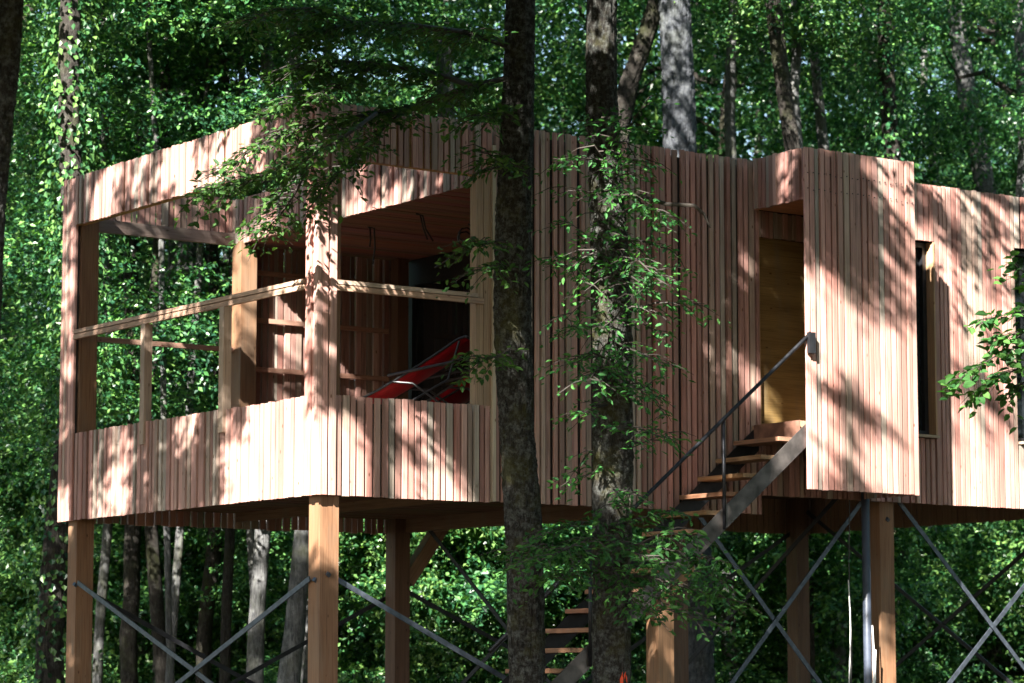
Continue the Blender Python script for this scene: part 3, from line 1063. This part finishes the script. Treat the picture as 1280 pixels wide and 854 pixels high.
# ivy-clad trunks
def ivy_tree(u, d, r, seed, label):
    t = empty('ivy_tree', ground_at(u, d), label, 'tree')
    child_mesh('trunk', trunk_mesh(seed % 4, BARK_DARK), t, sc=(r, r, 1.15))
    rng = np.random.default_rng(seed)
    n = 4200
    z = rng.uniform(0.5, 13, n)
    a = rng.uniform(0, 2*math.pi, n)
    rad = 0.15*r+rng.uniform(0.02, 0.22, n)
    co = TRUNKS[seed % 4][0].reshape(26, 12, 3).mean(1)
    cx = np.interp(z/1.15, co[:, 2], co[:, 0])
    cy = np.interp(z/1.15, co[:, 2], co[:, 1])
    P = np.stack([cx+np.cos(a)*rad, cy+np.sin(a)*rad, z], 1)
    D = unit(np.stack([np.cos(a)*0.5, np.sin(a)*0.5, -np.ones(n)], 1)+rng.normal(0, 0.5, (n, 3)))
    Nn = unit(np.stack([np.cos(a), np.sin(a), 0.5*np.ones(n)], 1)+rng.normal(0, 0.35, (n, 3)))
    c, tt = leaf_arrays(P, D, Nn, rng.uniform(0.06, 0.10, n), rng.uniform(0.05, 0.08, n))
    child_mesh('ivy', np_mesh('ivy', c, tt, LEAF_BG), t)
    child_mesh('crown', HIGHCR[seed % 2], t, sc=(1, 1, 1.15))


ivy_tree(72, 33.2, 1.0, 301, 'ivy wrapped trunk rising left of the balcony')
ivy_tree(1068, 40, 1.0, 302, 'ivy wrapped trunk behind the porch roof')

# ------------------------------------------------------------------ trees in front of the treehouse
def front_trunk(name, label, seed, pix, d, widths, bark):
    """pix: pixel centres down the trunk, top first"""
    top = [cp(u, v, d) for u, v in pix]
    wr = [w/FPX*d/2 for w in widths]
    hi, hr_ = top[0], wr[0]
    lo, lr = top[-1], wr[-1]
    extra = [Vector((hi.x-0.3, hi.y-0.1, hi.z+4.5)), Vector((hi.x-0.1, hi.y, hi.z+2.0))]
    foot = Vector((lo.x+0.05, lo.y, GROUND-0.1))
    pts = extra + top + [foot]
    radii = [hr_*0.62, hr_*0.85] + wr + [lr*1.35]
    root = empty(name, (foot.x, foot.y, GROUND), label, 'tree')
    o = Vector((foot.x, foot.y, GROUND))
    P = [q-o for q in pts][::-1]
    co, q = trunk_arrays(seed, P, radii[::-1], 64, 240, 0.05)
    child_mesh('trunk', np_mesh('trunk', co, q, bark, True), root)
    return root, o


T1, O1 = front_trunk('oak_tree', 'dark mossy tree trunk before the balcony jamb, its limb reaching left', 401,
                     [(650, 0), (648, 120), (642, 260), (640, 400), (646, 540), (655, 680), (659, 854)], 24.0,
                     [36, 39, 44, 46, 42, 46, 44], BARK_FG)
T2, O2 = front_trunk('hornbeam_tree', 'tree trunk with leafy twigs all along it, before the stairs', 402,
                     [(752, 0), (752, 120), (757, 220), (763, 330), (766, 450), (766, 600), (764, 720), (765, 854)], 23.6,
                     [37, 38, 42, 46, 48, 50, 46, 46], BARK_FG)
T3, O3 = front_trunk('leaning_tree', 'dark leaning trunk at the edge of the clearing left of the balcony', 403,
                     [(14, 0), (8, 80), (-2, 160), (-12, 260), (-20, 420), (-24, 640), (-26, 854)], 20.0,
                     [30, 32, 34, 36, 38, 40, 42], BARK_FG)

for nm, lab, sdd, pix, dd_, ws, bk in (
        ('grey_tree', 'thick blue grey trunk rising behind the roof and seen again behind the stair support post', 404, [(843, 0), (847, 90), (850, 190), (860, 500), (868, 700), (871, 854)], 36.5, [38, 39, 41, 42, 42, 43], BARK_BLUE),
        ('leaning_tree', 'dark trunk leaning towards the thick blue grey one behind the roof', 405, [(822, 0), (806, 50), (786, 105), (774, 160), (766, 300), (760, 854)], 38, [22, 23, 25, 26, 27, 30], BARK_DARK),
        ('slanting_tree', 'dark slanting trunk with a sunlit foot behind the entrance porch roof', 406, [(966, 0), (974, 70), (985, 150), (993, 200), (1000, 400), (1006, 854)], 38.5, [20, 19, 19, 20, 22, 26], BARK_DARK),
        ('slanting_tree', 'slim dark trunk beside the slanting one behind the porch roof', 407, [(990, 0), (996, 60), (992, 120), (998, 200), (1010, 854)], 40, [12, 12, 13, 14, 16], BARK_GREY)):
    tq, oq = front_trunk(nm, lab, sdd, pix, dd_, ws, bk)
    child_mesh('crown', HIGHCR[sdd % 2], tq)


def twig_set(root, o, branches, seed, ll, lw, per_m, n, spray_len, mat, rad=0.012, name='branch', droop=0.3, spread=0.9):
    """branches: lists of world points; leafy sprays grow off each branch"""
    rng = np.random.default_rng(seed)
    B, D = [], []
    for pts in branches:
        pts = [Vector(q)-o for q in pts]
        L_ = sum((pts[i+1]-pts[i]).length for i in range(len(pts)-1))
        r0 = rad*(0.6+L_*0.5)
        V, F = tube_arrays(pts, [r0*(1-0.8*i/(len(pts)-1)) for i in range(len(pts))], 6)
        me = bpy.data.meshes.new(name)
        me.from_pydata(V, [], F)
        me.materials.append(TWIG)
        me.shade_smooth()
        link(bpy.data.objects.new(name, me), root)
        m = max(3, int(L_*per_m))
        for k in range(m):
            f = (0.12+0.88*(k+rng.uniform(0, 1))/m)*(len(pts)-1)
            i = min(int(f), len(pts)-2)
            b = pts[i].lerp(pts[i+1], f-i)
            ax = (pts[i+1]-pts[i]).normalized()
            sd_ = ax.cross(Vector((0, 0, 1)))
            if sd_.length < 0.2:
                sd_ = Vector((1, 0, 0))
            sd_.normalize()
            s = 1 if k % 2 else -1
            dd = ax*rng.uniform(0.2, 1.0)+sd_*s*spread*rng.uniform(0.5, 1.1)+Vector(rng.normal(0, 0.3, 3))*1.0
            dd.z = dd.z*0.5-0.1
            B.append(tuple(b))
            D.append(tuple(dd.normalized()))
    B, D = np.array(B), np.array(D)
    c, t = leaf_arrays(*spray_leaves(rng, B, D, n, spray_len, ll, lw, droop, 0.28), detailed=True)
    child_mesh('leaves', np_mesh('leaves', c, t, mat), root)
    # fine twigs
    V, F = [], []
    for b, d in zip(B, D):
        e = Vector(b)+Vector(d)*spray_len*0.9+Vector((0, 0, -droop*0.6*spray_len))
        m = Vector(b)+Vector(d)*spray_len*0.45
        v, f = tube_arrays([b, m, e], [0.006, 0.004, 0.002], 3)
        n0 = len(V)
        V += v
        F += [tuple(n0+x for x in q) for q in f]
    me = bpy.data.meshes.new('twigs')
    me.from_pydata(V, [], F)
    me.materials.append(TWIG)
    link(bpy.data.objects.new('twigs', me), root)['kind'] = 'stuff'


def px_branch(pl):
    return [cp(u, v, d) for u, v, d in pl]


# limb of the first tree, reaching left before the pergola
BR1 = [px_branch([(u, v, 25.1+max(0, 394-u)*0.0122+max(0, u-394)*0.0054-0.62+(d-23.0)*0.25 if u < 560 and q[-1][0] not in (250, 280) else d) for u, v, d in q]) for q in (
    [(645, 95, 24.0), (590, 108, 23.7), (530, 130, 23.4), (470, 142, 23.2), (410, 150, 23.0), (350, 170, 22.8)],
    [(510, 134, 23.4), (480, 160, 23.1), (455, 190, 22.9), (425, 215, 22.8), (395, 250, 22.7)],
    [(470, 142, 23.2), (425, 175, 22.6), (370, 205, 22.4), (310, 225, 22.3), (250, 240, 22.2)],
    [(410, 150, 23.0), (395, 190, 22.8), (370, 240, 22.6), (350, 270, 22.5), (330, 290, 22.5)],
    [(590, 108, 23.7), (540, 90, 23.2), (470, 80, 22.9), (400, 75, 22.7), (350, 95, 22.6)],
    [(470, 80, 22.9), (430, 105, 22.5), (390, 120, 22.4), (340, 135, 22.3)],
    [(640, 60, 24), (580, 40, 23.5), (510, 30, 23.2), (440, 28, 23.0), (380, 45, 22.8)],
    [(440, 28, 23), (400, 10, 22.8), (350, 12, 22.6), (300, 30, 22.5)],
    [(350, 170, 22.8), (310, 190, 22.6), (280, 220, 22.5)],
    [(645, 130, 24), (620, 140, 23.8), (600, 146, 23.6)],
    [(640, 200, 24), (622, 210, 23.6), (606, 185, 23.4)],
    [(628, 300, 23.8), (604, 306, 23.5), (592, 300, 23.4)],
    [(630, 330, 23.8), (606, 335, 23.5)],
    [(636, 440, 23.8), (608, 450, 23.5), (596, 445, 23.4)])]
twig_set(T1, O1, BR1, 501, 0.072, 0.040, 32, 9, 0.34, LEAF_FG)

# leafy twigs along the second tree
rg = random.Random(77)
BR2 = []
for (v, u_end, lift) in ((150, 700, 10), (165, 820, -20), (180, 845, 8), (205, 690, 15), (215, 850, 5), (235, 700, 25), (245, 830, 30),
                         (270, 845, 0), (290, 690, 8), (300, 850, -8), (315, 680, 15), (330, 860, 0), (345, 680, 10), (352, 862, 10),
                         (380, 700, 20), (395, 890, 15), (400, 690, 12), (415, 895, 25), (425, 850, 40), (440, 700, 25), (450, 690, 10),
                         (470, 700, 30), (480, 845, 30), (505, 700, 20), (540, 830, 15), (548, 840, 5), (560, 705, 15), (590, 720, 10),
                         (610, 800, 5), (185, 790, -35), (350, 800, -20), (330, 720, 10), (470, 820, 15), (230, 790, 10)):
    d0 = 23.5
    d1 = d0 + rg.uniform(-1.0, 0.3)
    u_end = 764 + (u_end-764)*rg.uniform(0.45, 1.08)
    um = 764 + (u_end-764)*0.5
    lift += rg.uniform(-32, 26)
    BR2.append(px_branch([(764, v, d0), (um, v+lift*0.2+rg.uniform(-14, 10), (d0+d1)/2), (u_end, v+lift, d1)]))
    if rg.random() < 0.4:
        BR2.append(px_branch([(764, v+8, d0-.1), (764+(u_end-764)*0.3, v-rg.uniform(-30, 40), d0-0.4)]))
twig_set(T2, O2, BR2, 502, 0.064, 0.031, 12, 9, 0.30, LEAF_FG)
# the bare crooked branch
V, F = tube_arrays([q-O2 for q in px_branch([(770, 243, 23.6), (800, 245, 23.4), (832, 255, 23.2), (868, 257, 23.1), (880, 268, 23.1), (888, 285, 23.1)])],
                   [0.024, 0.020, 0.017, 0.015, 0.012, 0.006], 7)
me = bpy.data.meshes.new('bare_branch')
me.from_pydata(V, [], F)
me.materials.append(TWIG)
link(bpy.data.objects.new('bare_branch', me), T2)
# dab of orange marking paint low on the second trunk
ctr = np.array(tuple(cp(765, 851, 23.6)-O2))
ax = unit((np.array(tuple(-RGT*-1.0))*0.55-np.array(tuple(FWD))*0.85)[None])[0]
pv, pf = [], []
rq = random.Random(4)
for j in range(4):
    for i in range(5):
        ang = math.atan2(ax[1], ax[0]) + (i-2)*0.10 + rq.uniform(-.05, .05)
        rr2 = 0.166
        pv.append((ctr[0]+math.cos(ang)*rr2, ctr[1]+math.sin(ang)*rr2, ctr[2]-0.03+j*0.03+(i-2)*0.012+rq.uniform(-.03, .03)))
for j in range(3):
    for i in range(4):
        if rq.random() < 0.5:
            pf.append((j*5+i, j*5+i+1, j*5+i+6, j*5+i+5))
PAINT = plain_mat('orange_marking_paint', (0.62, 0.06, 0.015), 0.6)
me = bpy.data.meshes.new('paint_mark')
me.from_pydata(pv, [], pf)
me.materials.append(PAINT)
link(bpy.data.objects.new('paint_mark', me), T2)
# low spreading boughs of the second tree, before the stairs
BR3 = [px_branch(q) for q in (
    [(762, 700, 23.5), (720, 690, 23.1), (680, 680, 22.8), (640, 690, 22.6)],
    [(762, 690, 23.5), (800, 680, 23.0), (850, 690, 22.7), (900, 700, 22.5)],
    [(762, 720, 23.5), (810, 720, 22.9), (860, 735, 22.6), (915, 750, 22.4)],
    [(762, 715, 23.5), (720, 715, 23.0), (690, 720, 22.7)],
    [(762, 660, 23.5), (790, 650, 23.2), (835, 640, 23.0)],
    [(762, 650, 23.5), (720, 655, 23.1), (690, 665, 22.9)],
    [(762, 700, 23.4), (780, 735, 22.9), (800, 760, 22.7)],
    [(800, 680, 23.0), (830, 665, 22.8), (870, 670, 22.6)],
    [(810, 720, 22.9), (830, 760, 22.7), (870, 775, 22.5)],
    [(850, 690, 22.7), (880, 715, 22.5), (905, 730, 22.4)],
    [(762, 680, 23.4), (740, 672, 22.8), (700, 690, 22.5), (665, 705, 22.3)],
    [(762, 672, 23.4), (790, 690, 22.7), (830, 705, 22.3)])]
twig_set(T2, O2, BR3, 503, 0.070, 0.036, 21, 9, 0.32, LEAF_FG)

# broad-leaved bough at the right, close to the wall
RB = empty('maple_sapling', (7.4, -2.6, GROUND), 'broad leaved sapling whose bough hangs before the right wing', 'sapling')
ORB = Vector((7.4, -2.6, GROUND))
stem = [Vector((0, 0, 0)), Vector((0.05, 0.1, 1.8)), Vector((0.02, 0.15, 3.6)), Vector((-0.1, 0.2, 5.6))]
V, F = tube_arrays(stem, [0.035, 0.03, 0.022, 0.008], 8)
me = bpy.data.meshes.new('stem')
me.from_pydata(V, [], F)
me.materials.append(TWIG)
link(bpy.data.objects.new('stem', me), RB)
BRR = [px_branch(q) for q in (
    [(1320, 420, 27.6), (1280, 430, 27.5), (1245, 445, 27.5), (1210, 465, 27.4), (1192, 480, 27.4)],
    [(1320, 380, 27.6), (1285, 385, 27.6), (1250, 395, 27.5), (1232, 400, 27.5)],
    [(1310, 450, 27.6), (1270, 462, 27.5), (1240, 478, 27.5), (1222, 488, 27.5)],
    [(1320, 350, 27.6), (1285, 345, 27.6), (1268, 330, 27.6)],
    [(1320, 410, 27.7), (1275, 415, 27.6), (1250, 425, 27.6)],
    [(1300, 470, 27.6), (1275, 480, 27.6), (1262, 495, 27.6)])]
twig_set(RB, ORB, BRR, 504, 0.115, 0.080, 19, 5, 0.26, LEAF_FG, spread=0.8)
# ------------------------------------------------------------------ unseen canopy added on the sunny side to shape the light
SA = SUN_T.cross(Vector((0, 0, 1))).normalized()
SB = SA.cross(SUN_T).normalized()
CO = Vector((3.0, 0.0, 1.5))


def to_ab(q):
    q = Vector(q)-CO
    return q.dot(SA), q.dot(SB)


def on_plane(u, v, axis, val):
    d = FWD + RGT*((u-640)/FPX) + UPV*((427-v)/FPX)
    return CAM + d*((val-CAM[axis])/d[axis])


# sun flecks on the house: openings left between the crowns (point on the house, radius of the opening)
GAPS = [(345, 560, 0, 0.0, 0.5), (320, 600, 0, 0.0, 0.35), (305, 575, 0, 0.0, 0.25), (375, 590, 0, 0.0, 0.36), (395, 560, 0, 0.0, 0.30), (398, 485, 1, 0.0, 0.16),
        (400, 290, 1, 0.0, 0.22), (392, 235, 1, 0.0, 0.15), (440, 555, 1, 0.0, 0.30), (480, 570, 1, 0.0, 0.28), (515, 585, 1, 0.0, 0.20),
        (590, 575, 1, 0.0, 0.09), (150, 590, 0, 0.0, 0.30), (80, 620, 0, 0.0, 0.22), (215, 555, 0, 0.0, 0.16), (250, 530, 0, 0.0, 0.12),
        (130, 250, 0, 0.0, 0.22), (205, 210, 0, 0.0, 0.22), (270, 195, 0, 0.0, 0.22), (320, 175, 0, 0.0, 0.14), (100, 240, 0, 0.0, .12),
        (85, 340, 0, 0.0, 0.20), (90, 460, 0, 0.0, 0.14), (455, 265, 0, 1.95, 0.30), (490, 250, 0, 1.95, 0.2), (335, 390, 1, 4.95, 0.30), (335, 440, 1, 4.95, 0.25),
        (340, 358, 0, 0.0, 0.12), (220, 385, 0, 0.0, 0.15),
        (1030, 470, 1, -0.8, 0.22), (1060, 420, 1, -0.8, 0.26), (1050, 560, 1, -0.8, 0.42), (1100, 520, 1, -0.8, 0.36), (1120, 590, 1, -0.8, 0.38), (1045, 500, 1, -.8, .3),
        (1030, 600, 1, -0.8, 0.25), (1125, 430, 1, -0.8, 0.18), (1085, 590, 1, -0.8, 0.25), (990, 198, 0, 4.99, 0.10), (1130, 260, 1, -.8, .10),
        (1195, 260, 1, 0.0, 0.18), (1220, 300, 1, 0.0, 0.26), (1205, 360, 1, 0.0, 0.25), (1215, 430, 1, 0.0, 0.25), (1245, 520, 1, 0.0, 0.30),
        (1240, 590, 1, 0.0, 0.34), (1210, 600, 1, 0.0, 0.25), (1260, 260, 1, 0.0, 0.2), (1265, 340, 1, 0.0, .2), (1190, 480, 1, 0.0, 0.15),
        (905, 420, 1, 0.0, 0.17), (815, 590, 1, 0.0, 0.18), (840, 420, 1, 0, .08), (920, 300, 1, 0, .1), (720, 300, 1, 0, .09), (700, 560, 1, 0, .09), (930, 480, 1, 0, .1), (870, 480, 1, 0.0, 0.09), (945, 235, 1, 0.0, 0.08), (890, 310, 1, 0.0, 0.08), (990, 480, 1, 0.09, 0.06),
        (960, 585, 1, -0.76, 0.09), (900, 600, 1, -0.4, 0.06),
        (400, 655, 1, 0.08, 0.06), (104, 810, 1, 4.7, 0.12), (1105, 815, 1, 0.08, 0.24),
        (832, 815, 1, -0.7, 0.07), (550, 775, 1, .2, .2), (990, 720, 1, 0.2, 0.15), (1240, 790, 1, 0.2, 0.2), (960, 760, 1, .2, .15)]
gab = []
for (u, v, ax, val, r) in GAPS:
    a, b = to_ab(on_plane(u, v, ax, val))
    gab.append((a, b, r))
for (u, v, d, r) in ((757, 235, 23.5, 0.18), (765, 610, 23.5, 0.20), (655, 600, 23.9, 0.16), (765, 400, 23.5, .08), (657, 760, 23.9, .08), (640, 430, 23.9, .07), (830, 350, 23.2, 0.25), (760, 360, 23.2, .2),
                     (860, 740, 22.6, .12), (690, 420, 23.2, .15), (840, 545, 23.2, .1), (1270, 400, 27.6, .25), (1230, 470, 27.5, .2), (290, 235, 22.3, .15)):
    a, b = to_ab(cp(u, v, d))
    gab.append((a, b, r))
gab = np.array(gab)
big = np.array([g_[2] == 1 and (g_[3] == -0.8 and g_[1] > 380 or g_[0] > 1180 and g_[1] < 640) for g_ in GAPS]+[False]*(len(gab)-len(GAPS)))
big[:11] = True
gab[:, 2] *= np.where(big, 1.38, np.where(np.arange(len(gab)) < 28, 1.0, 1.12))
gab[big, 2] += 0.13
rng = np.random.default_rng(811)
CL = []
for layer, (t0, t1, step) in enumerate(((6.5, 8.5, 0.44), (8.5, 10.5, 0.46), (10.5, 13.0, 0.48))):
    a = -9.5
    while a < 9.5:
        b = -5.0
        while b < 4.6:
            aa, bb = a+rng.uniform(-.22, .22), b+rng.uniform(-.22, .22)
            r = rng.uniform(0.30, 0.52)
            t = rng.uniform(t0, t1)
            b += step
            dist = np.hypot(gab[:, 0]-aa, gab[:, 1]-bb)
            if (dist < gab[:, 2]+r*0.62).any():
                continue
            inner = -6.5 < aa < 6.5 and -3.6 < bb < 4.2
            if not inner and rng.uniform() < 0.45:
                continue
            if bb > 2.9 and aa < 0.5:
                continue
            for _ in range(14):
                q = CO+SA*aa+SB*bb-SUN_T*t
                w = q-CAM
                z = w.dot(FWD)
                u, v = 640+FPX*w.dot(RGT)/z, 427-FPX*w.dot(UPV)/z
                mr = (r+0.5)*FPX/z
                if v < -mr or u < -mr or u > 1280+mr:
                    CL.append((q.x, q.y, q.z, r))
                    break
                t += 0.6
        a += step
for (a0, b0, r0) in gab[gab[:, 2] > 0.27]:
    aa, bb = a0+rng.uniform(-.6, .6)*r0, b0+rng.uniform(-.6, .6)*r0
    if rng.uniform() < 0.80:
        continue
    q = CO+SA*aa+SB*bb-SUN_T*8.5
    CL.append((q.x, q.y, q.z, 0.05))
# extra unseen foliage added to keep the house and front trunks in shade
shade = [to_ab(on_plane(u, v, 1, -0.8)) for u, v in ((1030, 230), (1060, 250), (1090, 260), (1120, 300), (1075, 310), (1035, 310), (1110, 240), (1140, 330), (1030, 360), (1090, 360), (1050, 200), (1130, 210))]
shade += [to_ab(on_plane(u, v, 1, 0.0)) for u in range(640, 950, 34) for v in range(190, 640, 34)]
shade += [to_ab(on_plane(u, v, 1, 0.0)) for u in range(430, 630, 30) for v in (150, 175, 200)]
shade += [to_ab(on_plane(u, v, 1, 0.0)) for u in (560, 585, 612) for v in (500, 530, 560, 600)]
shade += [to_ab(on_plane(400, v, 1, 0.0)) for v in (330, 360, 390, 420)]
shade += [to_ab(on_plane(u, v, 0, 0.0)) for u, v in ((240, 590), (260, 570), (200, 610), (115, 570), (180, 560))]
shade += [to_ab(on_plane(1105, v, 1, 0.08)) for v in (650, 680, 710, 740)] + [to_ab(cp(8, v, 20)) for v in range(-20, 200, 40)] + [to_ab(on_plane(u, v, 0, 0.0)) for u, v in ((230, 600), (280, 590), (280, 540), (270, 520), (300, 540))]
shade += [to_ab(on_plane(400, v, 1, 0.08)) for v in (690, 720, 750, 780, 810, 840)] + [to_ab(on_plane(104, v, 1, 4.7)) for v in (680, 710, 740)]
shade += [to_ab(cp(648, v, 23.9)) for v in range(-40, 860, 48)]
shade += [to_ab(cp(760, v, 23.5)) for v in range(-40, 860, 32) if not (205 < v < 265 or 580 < v < 640)]
for (aa, bb) in shade:
    for t in (rng.uniform(6.5, 9), rng.uniform(9, 12)):
        aa2, bb2 = aa+rng.uniform(-.1, .1), bb+rng.uniform(-.1, .1)
        if (np.hypot(gab[:, 0]-aa2, gab[:, 1]-bb2) < gab[:, 2]+0.12).any():
            continue
        for _ in range(14):
            q = CO+SA*aa2+SB*bb2-SUN_T*t
            w = q-CAM
            z = w.dot(FWD)
            u, v = 640+FPX*w.dot(RGT)/z, 427-FPX*w.dot(UPV)/z
            if v < -0.9*FPX/z or u < -0.9*FPX/z or u > 1280+0.9*FPX/z:
                CL.append((q.x, q.y, q.z, 0.26))
                break
            t += 0.6
CL = np.array(CL)
hosts = [(T3, O3, O3.xy.to_3d())]
for (x, y, lab) in ((-8.6, -1.0, 'tall leafy tree added out of view left of the clearing, to shade the balcony'), (-8.0, -7.2, 'tall leafy tree added out of view left of the viewpoint, to shade the front wall'),
                    (1.2, -11.5, 'tall leafy tree added out of view right of the viewpoint, to shade the entrance porch'), (-4.0, -17.5+6.0-2.5+2.0, None)):
    if lab is None:
        continue
    o = Vector((x, y, GROUND))
    t = empty('unseen_shade_tree', o, lab, 'tree')  # unseen tree added to carry the shading clumps
    child_mesh('trunk', trunk_mesh(len(hosts) % 4, BARK_DARK), t, sc=(1.3, 1.3, 1.0))
    hosts.append((t, o, o))
hx = np.array([[h[2].x, h[2].y] for h in hosts])
own = np.argmin(np.hypot(CL[:, None, 0]-hx[None, :, 0], CL[:, None, 1]-hx[None, :, 1]), 1)
for i, (root, o, _) in enumerate(hosts):
    c = CL[own == i]
    if not len(c):
        continue
    loc = c[:, :3]-np.array(tuple(o))
    b, d = clump_sprays(rng, loc, c[:, 3]*0.8, 20, 0.7)
    co, tt = leaf_arrays(*spray_leaves(rng, b, d, 12, 0.34, 0.105, 0.066))
    child_mesh('crown', np_mesh('crown', co, tt, LEAF_FG), root)  # crown added out of view, with openings shaped for the sun flecks
    for k in range(0, len(c), 4):
        e = Vector(loc[k])
        hgt = max(8.4, e.z-0.6) if i else max(8.6, min(10.3, e.z-0.3))
        m = Vector((e.x*0.5, e.y*0.5, (hgt+e.z)/2+0.3))
        wl_ = [o+Vector((0, 0, hgt)).lerp(m, s/6) for s in range(6)]+[o+m.lerp(e, s/6) for s in range(7)]
        ab = np.array([to_ab(q) for q in wl_])
        if (np.hypot(ab[:, None, 0]-gab[None, :, 0], ab[:, None, 1]-gab[None, :, 1]) < gab[None, :, 2]).any():
            continue
        V, F = tube_arrays([(0, 0, hgt), m, e], [0.05, 0.032, 0.008], 5)
        me = bpy.data.meshes.new('limb')
        me.from_pydata(V, [], F)
        me.materials.append(BARK_DARK)
        link(bpy.data.objects.new('limb', me), root)
# unseen high crowns added to break up the light on the forest behind
bgap = []
for (u, v, d, r) in ((150, 150, 43, 1.3), (240, 130, 43, 1.0), (290, 180, 43, 0.8), (540, 120, 43, 1.3), (620, 90, 43, 1.2), (700, 130, 43, .9), (590, 30, 45, .9),
                     (960, 120, 43, 1.1), (1040, 140, 43, 0.9), (1220, 60, 45, 1.4), (1130, 150, 44, 1.0), (1060, 100, 44, 1.0), (930, 160, 44, .9), (1270, 200, 44, 1.0), (1160, 120, 44, .9), (1090, 60, 45, .8), (880, 100, 44, .9), (760, 60, 44, .8), (1010, 60, 45, .8), (1130, 30, 45, .8), (560, 700, 39, 1.4), (480, 690, 39, 1.1), (620, 720, 39, 1.2), (430, 750, 39, .8),
                     (700, 700, 39, 1.2), (1200, 690, 46, 1.5), (1150, 740, 46, 1.3), (950, 720, 39, 1.0), (1250, 720, 46, 1.3), (1100, 690, 45, 1.0), (200, 400, 42, 0.8), (150, 480, 42, 0.7), (230, 480, 42, .7),
                     (250, 750, 42, 0.9), (130, 700, 42, .6), (30, 620, 40, .7), (420, 780, 42, .7), (915, 780, 40, .4), (322, 720, 36.5, .35), (40, 200, 42, .6),
                     (900, 60, 45, .6), (1250, 160, 44, .6)):
    a, b = to_ab(cp(u, v, d))
    bgap.append((a, b, r))
for u in range(890, 1290, 64):
    for v in range(15, 220, 58):
        if rnd.random() < 0.6:
            bgap.append((*to_ab(cp(u+rnd.uniform(-20, 20), v, 44)), 0.6))
bgap = np.array(bgap)
rr = np.random.default_rng(905)
HC = []
a = -13.0
while a < 13.0:
    b = 3.6
    while b < 20:
        aa, bb, r, t = a+rr.uniform(-.5, .5), b+rr.uniform(-.5, .5), rr.uniform(0.6, 0.95), rr.uniform(-1, 6)
        b += 1.05
        if (np.hypot(bgap[:, 0]-aa, bgap[:, 1]-bb) < bgap[:, 2]+r*0.35).any() or rr.uniform() < 0.48:
            continue
        for _ in range(20):
            q = CO+SA*aa+SB*bb-SUN_T*t
            w = q-CAM
            z = w.dot(FWD)
            u, v = 640+FPX*w.dot(RGT)/z, 427-FPX*w.dot(UPV)/z
            mr = (r+0.6)*FPX/z
            if v < -mr or u < -mr or u > 1280+mr:
                HC.append((q.x, q.y, q.z, r))
                break
            t += 0.6
    a += 1.05
for (u, v) in ((800, 60), (780, 120), (848, 40), (846, 180), (985, 60), (975, 150), (60, 40), (60, 130), (60, 230), (50, 330), (40, 430), (20, 90), (20, 180), (20, 280), (20, 380), (20, 480), (60, 520), (60, 600), (300, 40), (350, 70), (420, 30), (230, 30), (150, 40), (100, 100), (20, 560), (40, 700), (20, 800), (250, 70), (190, 60)):
    for t, dq in ((1.0, 42), (5.0, 42), (2.0, 36.5), (4.0, 39)):
        aa, bb = to_ab(cp(u, v, dq))
        q = CO+SA*(aa+rr.uniform(-.3, .3))+SB*(bb+rr.uniform(-.3, .3))-SUN_T*t
        for _ in range(20):
            w = q-CAM
            z = w.dot(FWD)
            uu, vv = 640+FPX*w.dot(RGT)/z, 427-FPX*w.dot(UPV)/z
            if vv < -1.3*FPX/z or uu < -1.3*FPX/z:
                HC.append((q.x, q.y, q.z, 0.8))
                break
            q = q-SUN_T*0.7
HC = np.array(HC)
tops = [(T1, O1), (T2, O2)] + [(h[0], h[1]) for h in hosts[1:]]
hx = np.array([[o.x, o.y] for _, o in tops])
own = np.argmin(np.hypot(HC[:, None, 0]-hx[None, :, 0], HC[:, None, 1]-hx[None, :, 1]), 1)
for i, (root, o) in enumerate(tops):
    c = HC[own == i]
    if not len(c):
        continue
    loc = c[:, :3]-np.array(tuple(o))
    b, d = clump_sprays(rr, loc, c[:, 3], 34, 0.7)
    co, tt = leaf_arrays(*spray_leaves(rr, b, d, 12, 0.45, 0.11, 0.07))
    child_mesh('crown', np_mesh('crown', co, tt, LEAF_FG), root)
    V, F = tube_arrays([(0, 0, 9.5), (0.1, 0.1, 13), (0, 0.1, 17), (0.1, 0, 21)], [0.12, 0.10, 0.07, 0.02], 8)
    for k in range(0, len(c), 4):
        e = Vector(loc[k])
        if e.z < 10.5:
            continue
        hgt = max(11.0, min(19.0, e.z-0.4*e.xy.length))
        v2, f2 = tube_arrays([(0, 0, hgt), (e.x*0.5, e.y*0.5, (hgt+e.z)/2+0.3), e], [0.06, 0.04, 0.01], 5)
        me = bpy.data.meshes.new('limb')
        me.from_pydata(v2, [], f2)
        me.materials.append(BARK_DARK)
        link(bpy.data.objects.new('limb', me), root)
    me = bpy.data.meshes.new('upper_trunk')
    me.from_pydata(V, [], F)
    me.materials.append(BARK_DARK)
    link(bpy.data.objects.new('upper_trunk', me), root)

# the forest goes on all round: trees beside and behind the viewpoint
rq = random.Random(31)
k = 0
while k < 34:
    ang, rad = rq.uniform(0, 6.283), rq.uniform(13, 40)
    x, y = 3+math.cos(ang)*rad, -2+math.sin(ang)*rad
    w = Vector((x, y, 0))-Vector((CAM.x, CAM.y, 0))
    fz, rx = w.dot(Vector((math.sin(YAW), math.cos(YAW), 0))), w.dot(RGT)
    if fz > 0 and abs(rx) < 0.20*fz+5.5:
        continue
    if w.length < 5:
        continue
    sx = Vector((x-3, y, 0))
    along, across = -sx.dot(SUN_H), abs(sx.dot(SA))
    if along > 0 and across < 17 and along < 34:
        continue
    k += 1
    forest_tree((x, y, GROUND-0.05), 700+k, CROWNS[k % 4], 'leafy tree of the surrounding forest, standing outside the view', 'surrounding forest trees',
                BARK_DARK, rq.uniform(1.0, 1.6), rq.uniform(1.1, 1.5), rq.uniform(1.1, 1.4))
